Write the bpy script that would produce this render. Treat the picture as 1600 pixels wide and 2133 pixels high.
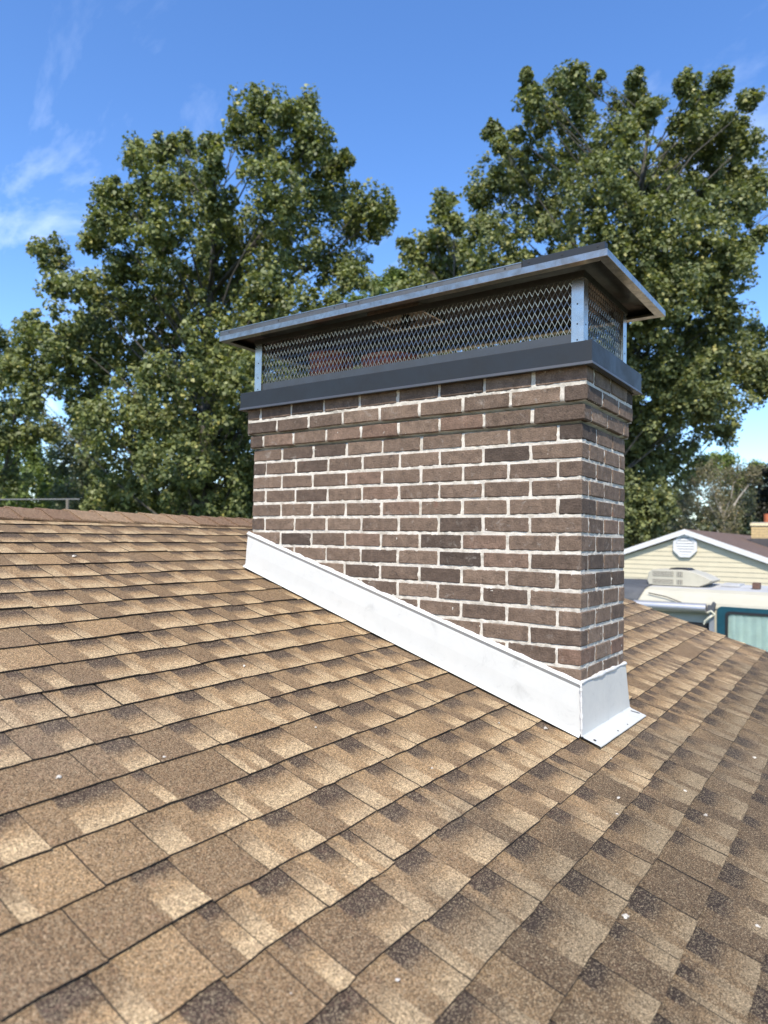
import bpy, bmesh, math, random
import numpy as np
from mathutils import Vector, Matrix, noise

for o in list(bpy.data.objects):
    bpy.data.objects.remove(o, do_unlink=True)
scene = bpy.context.scene
COL = scene.collection
R = math.radians

# ------------------------------------------------------------------ camera
cam_data = bpy.data.cameras.new('camera')
cam = bpy.data.objects.new('camera', cam_data)
COL.objects.link(cam)
c_r = Vector((0.81267731, 0.58242998, 0.01819104))
c_u = Vector((0.00844647, -0.04298856, 0.99903986))
c_f = Vector((-0.58265277, 0.81174337, 0.03985531))
m = Matrix((c_r, c_u, -c_f)).transposed().to_4x4()
m.translation = Vector((0.90318, -2.49850, 0.03599))
cam.matrix_world = m
cam_data.sensor_fit = 'VERTICAL'
cam_data.sensor_height = 36.0
cam_data.sensor_width = 27.0
cam_data.lens = 36.0 * 1457.07 / 2133.0
cam_data.clip_start = 0.05
cam_data.clip_end = 3000
cam_data.dof.use_dof = True
cam_data.dof.focus_distance = 2.55
cam_data.dof.aperture_fstop = 2.9
cam_data.dof.aperture_blades = 7
scene.camera = cam

# ------------------------------------------------------------------ sky, sun, exposure
SUN_EL, SUN_AZ = 50.0, 26.0          # azimuth: degrees from -Y towards +X
sd = Vector((math.cos(R(SUN_EL)) * math.sin(R(SUN_AZ)), -math.cos(R(SUN_EL)) * math.cos(R(SUN_AZ)), math.sin(R(SUN_EL))))
world = bpy.data.worlds.new('World')
scene.world = world
world.use_nodes = True
wn, wl = world.node_tree.nodes, world.node_tree.links
wn.clear()
w_out = wn.new('ShaderNodeOutputWorld')
w_bg = wn.new('ShaderNodeBackground')
w_bg.inputs['Strength'].default_value = 0.145
sky = wn.new('ShaderNodeTexSky')
sky.sky_type = 'NISHITA'
sky.sun_disc = False
sky.sun_elevation = R(SUN_EL)
sky.sun_rotation = math.atan2(sd.x, sd.y)
sky.altitude = 200
sky.air_density = 1.0
sky.dust_density = 0.5
sky.ozone_density = 3.0
hsv = wn.new('ShaderNodeHueSaturation')
hsv.inputs['Saturation'].default_value = 1.2
hsv.inputs['Hue'].default_value = 0.507
wl.new(sky.outputs[0], hsv.inputs['Color'])
# thin cirrus: stretched noise on the view direction, a little denser towards the horizon
tc = wn.new('ShaderNodeTexCoord')
mp = wn.new('ShaderNodeMapping')
mp.inputs['Rotation'].default_value = (0.3, 0.5, 0.9)
mp.inputs['Scale'].default_value = (1.5, 4.2, 3.4)
mp.inputs['Location'].default_value = (3.8, 4.9, 8.8)
wl.new(tc.outputs['Generated'], mp.inputs[0])
n1 = wn.new('ShaderNodeTexNoise')
n1.inputs['Scale'].default_value = 1.3
n1.inputs['Detail'].default_value = 8
n1.inputs['Roughness'].default_value = 0.62
n1.inputs['Distortion'].default_value = 0.5
wl.new(mp.outputs[0], n1.inputs['Vector'])
cr = wn.new('ShaderNodeValToRGB')
cr.color_ramp.elements[0].position = 0.57
cr.color_ramp.elements[0].color = (0, 0, 0, 1)
cr.color_ramp.elements[1].position = 0.9
cr.color_ramp.elements[1].color = (1, 1, 1, 1)
wl.new(n1.outputs[0], cr.inputs[0])
sep = wn.new('ShaderNodeSeparateXYZ')
wl.new(tc.outputs['Generated'], sep.inputs[0])
mr = wn.new('ShaderNodeMapRange')
mr.inputs[1].default_value = 0.1
mr.inputs[2].default_value = 0.58
mr.inputs[3].default_value = 1.0
mr.inputs[4].default_value = 0.12
wl.new(sep.outputs[2], mr.inputs[0])
mu = wn.new('ShaderNodeMath')
mu.operation = 'MULTIPLY'
wl.new(cr.outputs[0], mu.inputs[0])
wl.new(mr.outputs[0], mu.inputs[1])
mx = wn.new('ShaderNodeMix')
mx.data_type = 'RGBA'
wl.new(mu.outputs[0], mx.inputs[0])
wl.new(hsv.outputs[0], mx.inputs[6])
mx.inputs[7].default_value = (8.2, 8.6, 9.2, 1)
wl.new(mx.outputs[2], w_bg.inputs['Color'])
wl.new(w_bg.outputs[0], w_out.inputs[0])

sun_d = bpy.data.lights.new('sun', 'SUN')
sun_d.energy = 3.2
sun_d.angle = R(0.53)
sun_d.color = (1.0, 0.92, 0.79)
sun = bpy.data.objects.new('sun', sun_d)
COL.objects.link(sun)
sun.location = sd * 60
sun.rotation_euler = sd.to_track_quat('Z', 'Y').to_euler()

scene.view_settings.view_transform = 'Standard'
scene.view_settings.look = 'None'
scene.view_settings.exposure = 1.0
scene.view_settings.gamma = 1.0
scene.view_settings.use_curve_mapping = False
scene.render.engine = 'CYCLES'

# ------------------------------------------------------------------ helpers
def tag(o, label=None, cat=None, group=None, kind=None):
    if label: o['label'] = label
    if cat: o['category'] = cat
    if group: o['group'] = group
    if kind: o['kind'] = kind
    return o

def empty(name, loc=(0, 0, 0)):
    o = bpy.data.objects.new(name, None)
    o.location = loc
    o.empty_display_size = 0.1
    COL.objects.link(o)
    return o

def link(name, me, parent=None, mat=None, smooth=False):
    if mat is not None and not me.materials:
        for q in (mat if isinstance(mat, (list, tuple)) else [mat]):
            me.materials.append(q)
    if smooth:
        me.polygons.foreach_set('use_smooth', [True] * len(me.polygons))
    o = bpy.data.objects.new(name, me)
    COL.objects.link(o)
    if parent is not None:
        o.parent = parent
        pw = parent
        t = Vector((0, 0, 0))
        while pw is not None:
            t += Vector(pw.location)
            pw = pw.parent
        if o.parent.type == 'EMPTY' or t.length > 0:
            o.location = -t
    return o

class MB:
    """collects faces; everything in world coordinates"""
    def __init__(self):
        self.v, self.f, self.mi = [], [], []
    def face(self, pts, mi=0):
        b = len(self.v)
        self.v += [tuple(p) for p in pts]
        self.f.append(tuple(range(b, b + len(pts))))
        self.mi.append(mi)
    def box(self, x0, x1, y0, y1, z0, z1, mi=0):
        b = len(self.v)
        self.v += [(x0, y0, z0), (x1, y0, z0), (x1, y1, z0), (x0, y1, z0), (x0, y0, z1), (x1, y0, z1), (x1, y1, z1), (x0, y1, z1)]
        for q in ((0, 3, 2, 1), (4, 5, 6, 7), (0, 1, 5, 4), (1, 2, 6, 5), (2, 3, 7, 6), (3, 0, 4, 7)):
            self.f.append(tuple(b + i for i in q)); self.mi.append(mi)
    def prism(self, poly, vec, mi=0):
        n, b = len(poly), len(self.v)
        vec = Vector(vec)
        self.v += [tuple(p) for p in poly] + [tuple(Vector(p) + vec) for p in poly]
        self.f.append(tuple(b + i for i in range(n - 1, -1, -1))); self.mi.append(mi)
        self.f.append(tuple(b + n + i for i in range(n))); self.mi.append(mi)
        for i in range(n):
            j = (i + 1) % n
            self.f.append((b + i, b + j, b + n + j, b + n + i)); self.mi.append(mi)
    def tube(self, pts, rad, seg=8, mi=0, cap=True):
        pts = [Vector(p) for p in pts]
        if not hasattr(rad, '__len__'): rad = [rad] * len(pts)
        rings = []
        for i, p in enumerate(pts):
            a = pts[max(i - 1, 0)]; c = pts[min(i + 1, len(pts) - 1)]
            t = (c - a).normalized()
            ref = Vector((0, 0, 1)) if abs(t.z) < 0.9 else Vector((1, 0, 0))
            s = t.cross(ref).normalized(); w = s.cross(t)
            b = len(self.v)
            for k in range(seg):
                an = 2 * math.pi * k / seg
                self.v.append(tuple(p + (s * math.cos(an) + w * math.sin(an)) * rad[i]))
            rings.append(b)
        for i in range(len(rings) - 1):
            for k in range(seg):
                k2 = (k + 1) % seg
                self.f.append((rings[i] + k, rings[i] + k2, rings[i + 1] + k2, rings[i + 1] + k)); self.mi.append(mi)
        if cap:
            self.f.append(tuple(rings[0] + k for k in range(seg - 1, -1, -1))); self.mi.append(mi)
            self.f.append(tuple(rings[-1] + k for k in range(seg))); self.mi.append(mi)
    def grid(self, rows, mi=0):
        b = len(self.v); nr, nc = len(rows), len(rows[0])
        for r_ in rows: self.v += [tuple(p) for p in r_]
        for i in range(nr - 1):
            for j in range(nc - 1):
                self.f.append((b + i * nc + j, b + i * nc + j + 1, b + (i + 1) * nc + j + 1, b + (i + 1) * nc + j)); self.mi.append(mi)
    def mesh(self, name, origin=None):
        me = bpy.data.meshes.new(name)
        v = self.v if origin is None else [tuple(Vector(p) - Vector(origin)) for p in self.v]
        me.from_pydata(v, [], self.f)
        if any(self.mi): me.polygons.foreach_set('material_index', self.mi)
        return me
    def build(self, name, mat, parent=None, smooth=False, recalc=False):
        me = self.mesh(name)
        if recalc:
            bm = bmesh.new(); bm.from_mesh(me)
            bmesh.ops.recalc_face_normals(bm, faces=bm.faces)
            bm.to_mesh(me); bm.free()
        return link(name, me, parent, mat, smooth)

# ---- node helpers
def new_mat(name):
    mt = bpy.data.materials.new(name)
    mt.use_nodes = True
    nt = mt.node_tree
    return mt, nt.nodes, nt.links, nt.nodes['Principled BSDF']

def nd(N, typ, **kw):
    n = N.new(typ)
    for k, v in kw.items():
        if k in n.inputs: n.inputs[k].default_value = v
        else: setattr(n, k, v)
    return n

def math_(N, Lk, op, a, b=None, c=None, clamp=False):
    n = N.new('ShaderNodeMath'); n.operation = op; n.use_clamp = clamp
    for i, q in enumerate((a, b, c)):
        if q is None: continue
        if isinstance(q, (int, float)): n.inputs[i].default_value = q
        else: Lk.new(q, n.inputs[i])
    return n.outputs[0]

def mix_(N, Lk, fac, a, b, blend='MIX'):
    n = N.new('ShaderNodeMix'); n.data_type = 'RGBA'; n.blend_type = blend
    for i, q in ((0, fac), (6, a), (7, b)):
        if isinstance(q, (int, float)): n.inputs[i].default_value = q
        elif isinstance(q, tuple): n.inputs[i].default_value = q + (1,) if len(q) == 3 else q
        else: Lk.new(q, n.inputs[i])
    return n.outputs[2]

def ramp_(N, Lk, fac, *stops):
    n = N.new('ShaderNodeValToRGB')
    e = n.color_ramp.elements
    while len(e) < len(stops): e.new(0.5)
    for i, (p, c) in enumerate(stops):
        e[i].position = p
        if isinstance(c, (int, float)): c = (c, c, c)
        e[i].color = tuple(c) + (1,)
    Lk.new(fac, n.inputs[0])
    return n.outputs[0]

def sstep(N, Lk, x, a, b):
    n = N.new('ShaderNodeMapRange'); n.interpolation_type = 'SMOOTHSTEP'
    Lk.new(x, n.inputs[0])
    for i, q in ((1, a), (2, b)):
        if isinstance(q, (int, float)): n.inputs[i].default_value = q
        else: Lk.new(q, n.inputs[i])
    return n.outputs[0]

def noise_(N, Lk, vec, scale, detail=2, rough=0.5, dist=0.0):
    n = nd(N, 'ShaderNodeTexNoise', Scale=scale, Detail=detail, Roughness=rough, Distortion=dist)
    if vec is not None: Lk.new(vec, n.inputs['Vector'])
    return n.outputs[0]

def bump_(N, Lk, h, strength, dist, prev=None):
    n = nd(N, 'ShaderNodeBump', Strength=strength, Distance=dist)
    Lk.new(h, n.inputs['Height'])
    if prev is not None: Lk.new(prev, n.inputs['Normal'])
    return n.outputs[0]

def simple_mat(name, col, rough=0.6, metal=0.0, nscale=0, namt=0.15, bump=0.0, spec=0.5, bscale=None):
    mt, N, Lk, P = new_mat(name)
    P.inputs['Roughness'].default_value = rough
    P.inputs['Metallic'].default_value = metal
    P.inputs['Specular IOR Level'].default_value = spec
    if nscale:
        pos = N.new('ShaderNodeNewGeometry').outputs['Position']
        n = noise_(N, Lk, pos, nscale, 5, 0.6)
        d = tuple(c * (1 - namt) for c in col); l = tuple(min(1, c * (1 + namt)) for c in col)
        Lk.new(ramp_(N, Lk, n, (0.3, d), (0.7, l)), P.inputs['Base Color'])
        if bump:
            h = noise_(N, Lk, pos, bscale or nscale * 6, 3, 0.6)
            Lk.new(bump_(N, Lk, h, bump, 0.01), P.inputs['Normal'])
    else:
        P.inputs['Base Color'].default_value = tuple(col) + (1,)
    return mt

# ------------------------------------------------------------------ materials
def make_shingle(name, ridge=False):
    mt, N, Lk, P = new_mat(name)
    pos = N.new('ShaderNodeNewGeometry').outputs['Position']
    uv = nd(N, 'ShaderNodeUVMap', uv_map='tab').outputs[0]
    su = N.new('ShaderNodeSeparateXYZ'); Lk.new(uv, su.inputs[0])
    u, v = su.outputs[0], su.outputs[1]
    at = nd(N, 'ShaderNodeAttribute', attribute_name='trand')
    sr = N.new('ShaderNodeSeparateColor'); Lk.new(at.outputs['Color'], sr.inputs[0])
    r1, r2, r3 = sr.outputs
    big = noise_(N, Lk, pos, 1.3, 3, 0.55)
    midn = noise_(N, Lk, pos, 38, 3, 0.6)
    fine = noise_(N, Lk, pos, 420, 2, 0.7)
    tan = (0.280, 0.181, 0.091)
    light = (0.420, 0.302, 0.168)
    dark = (0.062, 0.041, 0.028)
    brown = (0.172, 0.110, 0.058)
    # plain zone of the tab
    plain = mix_(N, Lk, sstep(N, Lk, r1, 0.25, 0.8), brown, tan)
    # blended zone: dark granules at the head, pale ones at the butt
    vj = math_(N, Lk, 'ADD', v, math_(N, Lk, 'MULTIPLY_ADD', midn, 0.34, -0.17))
    vj = math_(N, Lk, 'ADD', vj, math_(N, Lk, 'MULTIPLY_ADD', r2, 0.3, -0.15))
    g1 = mix_(N, Lk, sstep(N, Lk, vj, 0.16, 0.58), dark, tan)
    g2 = mix_(N, Lk, sstep(N, Lk, vj, 0.5, 0.92), g1, light)
    split = math_(N, Lk, 'MULTIPLY_ADD', r3, 0.35, 0.30)
    uj = math_(N, Lk, 'ADD', u, math_(N, Lk, 'MULTIPLY_ADD', midn, 0.05, -0.025))
    zone = sstep(N, Lk, math_(N, Lk, 'SUBTRACT', uj, split), -0.012, 0.012)
    on = math_(N, Lk, 'GREATER_THAN', r2, 0.14)
    zone = math_(N, Lk, 'MULTIPLY', zone, on)
    # some tabs carry a third, paler strip at their other side
    s2 = math_(N, Lk, 'MULTIPLY', split, 0.52)
    z2 = math_(N, Lk, 'MULTIPLY', math_(N, Lk, 'SUBTRACT', 1.0, sstep(N, Lk, math_(N, Lk, 'SUBTRACT', uj, s2), -0.012, 0.012)), math_(N, Lk, 'GREATER_THAN', r1, 0.5))
    g3 = mix_(N, Lk, sstep(N, Lk, vj, 0.05, 0.8), brown, light)
    plain = mix_(N, Lk, z2, plain, g3)
    if ridge:
        colr = mix_(N, Lk, sstep(N, Lk, r1, 0.2, 0.9), (0.175, 0.102, 0.060), (0.30, 0.198, 0.115))
    else:
        colr = mix_(N, Lk, zone, plain, g2)
        # faint reddish granules in the dark blend
        colr = mix_(N, Lk, math_(N, Lk, 'MULTIPLY', sstep(N, Lk, midn, 0.55, 0.75), 0.2), colr, (0.19, 0.095, 0.066))
    # weathering in large soft patches
    colr = mix_(N, Lk, math_(N, Lk, 'MULTIPLY', sstep(N, Lk, big, 0.45, 0.75), 0.3), colr, (0.17, 0.135, 0.105))
    # darker, greyer tone over the lower slope, its border broken by noise
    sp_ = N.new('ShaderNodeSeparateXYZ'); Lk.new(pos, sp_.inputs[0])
    lower_tone = math_(N, Lk, 'ADD', sp_.outputs[0], math_(N, Lk, 'MULTIPLY_ADD', noise_(N, Lk, pos, 2.6, 5, 0.6), 1.1, -0.55))
    lower_tone = math_(N, Lk, 'MULTIPLY', sstep(N, Lk, lower_tone, -0.02, 0.36), sstep(N, Lk, math_(N, Lk, 'ADD', sp_.outputs[1], math_(N, Lk, 'MULTIPLY', sp_.outputs[0], 0.6)), -1.75, -0.9))
    toned = mix_(N, Lk, 1.0, colr, (0.44, 0.46, 0.49), 'MULTIPLY')
    colr = mix_(N, Lk, math_(N, Lk, 'MULTIPLY', lower_tone, 0.85), colr, toned)
    # mineral granules: single dark and pale grains
    vo = nd(N, 'ShaderNodeTexVoronoi', Scale=640.0); Lk.new(pos, vo.inputs['Vector'])
    sv = N.new('ShaderNodeSeparateColor'); Lk.new(vo.outputs['Color'], sv.inputs[0])
    vo2 = nd(N, 'ShaderNodeTexVoronoi', Scale=360.0); Lk.new(pos, vo2.inputs['Vector'])
    sv2 = N.new('ShaderNodeSeparateColor'); Lk.new(vo2.outputs['Color'], sv2.inputs[0])
    gr = math_(N, Lk, 'MULTIPLY_ADD', sv.outputs[0], 1.35, 0.33)
    colr = mix_(N, Lk, 1.0, colr, gr, 'MULTIPLY')
    gr2 = math_(N, Lk, 'MULTIPLY_ADD', sv2.outputs[1], 1.0, 0.5)
    colr = mix_(N, Lk, 1.0, colr, gr2, 'MULTIPLY')
    pale = math_(N, Lk, 'MULTIPLY', math_(N, Lk, 'GREATER_THAN', sv.outputs[1], 0.88), 0.55)
    colr = mix_(N, Lk, pale, colr, (0.58, 0.46, 0.29))
    dk = math_(N, Lk, 'MULTIPLY', math_(N, Lk, 'GREATER_THAN', sv.outputs[2], 0.9), 0.7)
    colr = mix_(N, Lk, dk, colr, (0.03, 0.022, 0.016))
    # pale dust specks washed down from the masonry
    vo3 = nd(N, 'ShaderNodeTexVoronoi', Scale=26.0); Lk.new(pos, vo3.inputs['Vector'])
    spk = math_(N, Lk, 'LESS_THAN', vo3.outputs['Distance'], 0.045)
    s3 = N.new('ShaderNodeSeparateColor'); Lk.new(vo3.outputs['Color'], s3.inputs[0])
    spk = math_(N, Lk, 'MULTIPLY', spk, math_(N, Lk, 'GREATER_THAN', s3.outputs[0], 0.93))
    colr = mix_(N, Lk, math_(N, Lk, 'MULTIPLY', spk, 0.7), colr, (0.6, 0.56, 0.48))
    Lk.new(colr, P.inputs['Base Color'])
    P.inputs['Roughness'].default_value = 0.93
    P.inputs['Specular IOR Level'].default_value = 0.25
    h = math_(N, Lk, 'ADD', sv.outputs[0], math_(N, Lk, 'MULTIPLY', fine, 0.8))
    b1 = bump_(N, Lk, h, 0.55, 0.0022)
    Lk.new(bump_(N, Lk, midn, 0.25, 0.004, b1), P.inputs['Normal'])
    return mt

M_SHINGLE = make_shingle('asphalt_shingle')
M_RIDGE = make_shingle('asphalt_ridge_shingle', True)
M_BUTT = simple_mat('asphalt_edge', (0.022, 0.018, 0.015), 0.9, 0, 60, 0.4)
M_DECK = simple_mat('asphalt_felt', (0.02, 0.017, 0.015), 0.95, 0, 40, 0.3)

def make_brick(name):
    mt, N, Lk, P = new_mat(name)
    pos = N.new('ShaderNodeNewGeometry').outputs['Position']
    rnd = N.new('ShaderNodeObjectInfo').outputs['Random']
    base = ramp_(N, Lk, rnd, (0.0, (0.066, 0.049, 0.038)), (0.10, (0.100, 0.071, 0.053)), (0.30, (0.140, 0.099, 0.072)), (0.70, (0.166, 0.117, 0.084)), (0.9, (0.186, 0.134, 0.097)), (1.0, (0.158, 0.098, 0.070)))
    n1_ = noise_(N, Lk, pos, 26, 6, 0.62)
    n2_ = noise_(N, Lk, pos, 160, 4, 0.65)
    n3_ = noise_(N, Lk, pos, 9, 4, 0.6)
    c = mix_(N, Lk, 1.0, base, math_(N, Lk, 'MULTIPLY_ADD', n1_, 1.5, 0.25), 'MULTIPLY')
    c = mix_(N, Lk, 1.0, c, math_(N, Lk, 'MULTIPLY_ADD', n2_, 1.4, 0.3), 'MULTIPLY')
    c = mix_(N, Lk, math_(N, Lk, 'MULTIPLY', sstep(N, Lk, n3_, 0.66, 0.74), 0.35), c, (0.20, 0.088, 0.058))
    # dark fire flecks
    vo = nd(N, 'ShaderNodeTexVoronoi', Scale=120.0); Lk.new(pos, vo.inputs['Vector'])
    sv = N.new('ShaderNodeSeparateColor'); Lk.new(vo.outputs['Color'], sv.inputs[0])
    fl = math_(N, Lk, 'MULTIPLY', math_(N, Lk, 'GREATER_THAN', sv.outputs[0], 0.965), 0.28)
    c = mix_(N, Lk, fl, c, (0.035, 0.028, 0.025))
    # mortar smears and splashes
    n4 = noise_(N, Lk, pos, 17, 9, 0.72, 0.6)
    sm = sstep(N, Lk, n4, 0.56, 0.72)
    c = mix_(N, Lk, math_(N, Lk, 'MULTIPLY', sm, 0.40), c, (0.40, 0.36, 0.31))
    n5 = noise_(N, Lk, pos, 55, 3, 0.5)
    sp = math_(N, Lk, 'MULTIPLY', math_(N, Lk, 'MULTIPLY', sstep(N, Lk, n5, 0.72, 0.76), 0.75), sstep(N, Lk, noise_(N, Lk, pos, 4.5, 2, 0.5), 0.52, 0.62))
    c = mix_(N, Lk, sp, c, (0.66, 0.62, 0.55))
    Lk.new(c, P.inputs['Base Color'])
    P.inputs['Roughness'].default_value = 0.9
    P.inputs['Specular IOR Level'].default_value = 0.3
    b = bump_(N, Lk, n2_, 0.9, 0.004)
    Lk.new(bump_(N, Lk, n1_, 0.7, 0.008, b), P.inputs['Normal'])
    return mt
M_BRICK = make_brick('brown_brick')

def make_mortar(name):
    mt, N, Lk, P = new_mat(name)
    pos = N.new('ShaderNodeNewGeometry').outputs['Position']
    a = noise_(N, Lk, pos, 22, 6, 0.65)
    b_ = noise_(N, Lk, pos, 190, 4, 0.7)
    c = ramp_(N, Lk, a, (0.28, (0.33, 0.295, 0.24)), (0.5, (0.55, 0.51, 0.44)), (0.75, (0.66, 0.62, 0.55)))
    c = mix_(N, Lk, 1.0, c, math_(N, Lk, 'MULTIPLY_ADD', b_, 0.6, 0.72), 'MULTIPLY')
    Lk.new(c, P.inputs['Base Color'])
    P.inputs['Roughness'].default_value = 0.95
    P.inputs['Specular IOR Level'].default_value = 0.2
    bb = bump_(N, Lk, b_, 0.7, 0.003)
    Lk.new(bump_(N, Lk, a, 0.4, 0.006, bb), P.inputs['Normal'])
    return mt
M_MORTAR = make_mortar('pale_mortar')

def make_flash(name):
    mt, N, Lk, P = new_mat(name)
    pos = N.new('ShaderNodeNewGeometry').outputs['Position']
    a = noise_(N, Lk, pos, 11, 7, 0.7, 0.8)
    s = noise_(N, Lk, pos, 22, 7, 0.75, 1.6)
    c = ramp_(N, Lk, a, (0.28, (0.43, 0.43, 0.405)), (0.42, (0.52, 0.52, 0.49)), (0.7, (0.545, 0.545, 0.515)))
    c = mix_(N, Lk, math_(N, Lk, 'MULTIPLY', sstep(N, Lk, s, 0.60, 0.72), 0.4), c, (0.30, 0.295, 0.28))
    Lk.new(c, P.inputs['Base Color'])
    Lk.new(ramp_(N, Lk, a, (0.3, 0.5), (0.7, 0.28)), P.inputs['Roughness'])
    P.inputs['Specular IOR Level'].default_value = 0.5
    Lk.new(bump_(N, Lk, noise_(N, Lk, pos, 7, 2, 0.5), 0.15, 0.02), P.inputs['Normal'])
    return mt
M_FLASH = make_flash('white_coated_metal')
M_CAULK = simple_mat('white_sealant', (0.58, 0.575, 0.55), 0.55, 0, 60, 0.1, 0.35, 0.4, 120)

def make_metal(name, col, rough, var=0.25, scale=14, metal=1.0):
    mt, N, Lk, P = new_mat(name)
    pos = N.new('ShaderNodeNewGeometry').outputs['Position']
    a = noise_(N, Lk, pos, scale, 6, 0.68, 0.5)
    d = tuple(q * (1 - var) for q in col)
    Lk.new(ramp_(N, Lk, a, (0.34, d), (0.62, col)), P.inputs['Base Color'])
    Lk.new(ramp_(N, Lk, a, (0.3, min(1, rough * 1.45)), (0.7, rough)), P.inputs['Roughness'])
    P.inputs['Metallic'].default_value = metal
    Lk.new(bump_(N, Lk, noise_(N, Lk, pos, 5, 2, 0.5), 0.12, 0.02), P.inputs['Normal'])
    return mt
M_STEEL = make_metal('stainless_sheet', (0.50, 0.435, 0.365), 0.26, 0.4, 26)
M_POST = make_metal('galvanised_post', (0.66, 0.565, 0.46), 0.2, 0.2, 20, 1.0)
M_SLATE = make_metal('slate_grey_coated_metal', (0.026, 0.029, 0.032), 0.42, 0.15, 6, 0.3)
M_WIRE = make_metal('expanded_metal', (0.50, 0.435, 0.36), 0.25, 0.2, 30, 1.0)
M_HOLE = simple_mat('rivet_hole', (0.02, 0.02, 0.02), 0.6)
M_TAN = make_metal('dull_tan_plate', (0.62, 0.50, 0.38), 0.5, 0.3, 30, 0.2)
M_CLAY = simple_mat('red_clay', (0.34, 0.105, 0.062), 0.85, 0, 18, 0.3, 0.3)
M_CROWN = simple_mat('cement_crown', (0.30, 0.28, 0.26), 0.95, 0, 18, 0.25, 0.4)

# ------------------------------------------------------------------ ground
GZ = -3.70
def make_grass(name):
    mt, N, Lk, P = new_mat(name)
    pos = N.new('ShaderNodeNewGeometry').outputs['Position']
    a = noise_(N, Lk, pos, 0.25, 6, 0.6)
    b_ = noise_(N, Lk, pos, 9, 5, 0.7)
    c = ramp_(N, Lk, a, (0.3, (0.045, 0.075, 0.022)), (0.7, (0.095, 0.115, 0.045)))
    c = mix_(N, Lk, 1.0, c, math_(N, Lk, 'MULTIPLY_ADD', b_, 1.0, 0.5), 'MULTIPLY')
    Lk.new(c, P.inputs['Base Color'])
    P.inputs['Roughness'].default_value = 0.95
    Lk.new(bump_(N, Lk, b_, 0.8, 0.08), P.inputs['Normal'])
    return mt
gm = MB()
gm.grid([[(-900 + 1800 * i / 12, -900 + 1800 * j / 12, GZ) for i in range(13)] for j in range(13)])
tag(gm.build('ground', make_grass('lawn')), kind='structure')

# ------------------------------------------------------------------ the house under the camera
Z0, K = -0.66, -0.313           # roof plane z = Z0 + K x  (height of the shingle butts)
RIDGE_X, EAVE_X = -2.61, 2.0
Y0, Y1 = -4.6, 3.30             # hidden end, rake edge
def rz(x): return Z0 + K * x
house = empty('house', (0, 0, GZ))
tag(house, 'house with a tan and brown asphalt shingle roof filling the foreground', 'house')
M_FASCIA = simple_mat('cream_trim', (0.55, 0.50, 0.40), 0.6, 0, 8, 0.1)
M_WALL = simple_mat('pale_siding', (0.50, 0.46, 0.38), 0.8, 0, 6, 0.12)
wb = MB()
far_x = 2 * RIDGE_X - EAVE_X
rt = rz(RIDGE_X) - 0.22
xs = (far_x + 0.5, EAVE_X - 0.45)
wz = rz(EAVE_X - 0.45) - 0.20
wb.prism([(xs[0], Y0 + 0.3, GZ), (xs[1], Y0 + 0.3, GZ), (xs[1], Y0 + 0.3, wz), (RIDGE_X, Y0 + 0.3, rt), (xs[0], Y0 + 0.3, wz)], (0, (Y1 - 0.3) - (Y0 + 0.3), 0))
wb.build('wall', M_WALL, house, recalc=True)
# roof deck (both slopes), 12 mm under the butts
rb = MB()
def slope_poly(dz):
    return [(EAVE_X, rz(EAVE_X) + dz), (RIDGE_X, rz(RIDGE_X) + dz), (far_x, rz(EAVE_X) + dz)]
top = slope_poly(-0.013); bot = slope_poly(-0.10)
poly = [(x, Y0, z) for x, z in top] + [(x, Y0, z) for x, z in reversed(bot)]
rb.prism(poly, (0, Y1 - 0.012 - Y0, 0))
roof = rb.build('roof', M_DECK, house, recalc=True)
roof['label'] = 'low sloped roof of blended tan, brown and charcoal tabs'
for sgn in (1, -1):
    fb = MB()
    xa = EAVE_X if sgn > 0 else far_x
    fb.prism([(RIDGE_X, Y1 - 0.05, rz(RIDGE_X) - 0.025), (xa, Y1 - 0.05, rz(EAVE_X) - 0.025), (xa, Y1 - 0.05, rz(EAVE_X) - 0.17), (RIDGE_X, Y1 - 0.05, rz(RIDGE_X) - 0.17)], (0, 0.035, 0))
    fb.build('rake_board', M_FASCIA, house, recalc=True)

rng = random.Random(11)
NX0, NDX, NSK = -2.388, 0.1325, -0.022
def xlow(n, y): return NX0 + NDX * n + NSK * y
def wave(x, y):
    return 0.0035 * noise.noise(Vector((x * 1.7, y * 1.7, 3.1))) + 0.0015 * noise.noise(Vector((x * 6, y * 6, 9.0)))

cw = Vector((0.90318, -2.49850, 0.03599))
def project(p):
    d = Vector(p) - cw
    z = d.dot(c_f)
    if z < 0.2: return None
    return (800 + 1457 * d.dot(c_r) / z, 1066.5 - 1457 * d.dot(c_u) / z)

class TabSet:
    def __init__(self): self.V, self.F, self.UV, self.CO, self.MI = [], [], [], [], []
    def to_mesh(self, name):
        me = bpy.data.meshes.new(name)
        me.from_pydata(self.V, [], self.F)
        me.polygons.foreach_set('material_index', self.MI)
        ul = me.uv_layers.new(name='tab')
        ul.data.foreach_set('uv', [q for f in self.UV for p in f for q in p])
        ca = me.color_attributes.new('trand', 'FLOAT_COLOR', 'CORNER')
        ca.data.foreach_set('color', [q for f, c in zip(self.F, self.CO) for _ in f for q in c])
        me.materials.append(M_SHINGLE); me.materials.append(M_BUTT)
        return me

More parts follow.
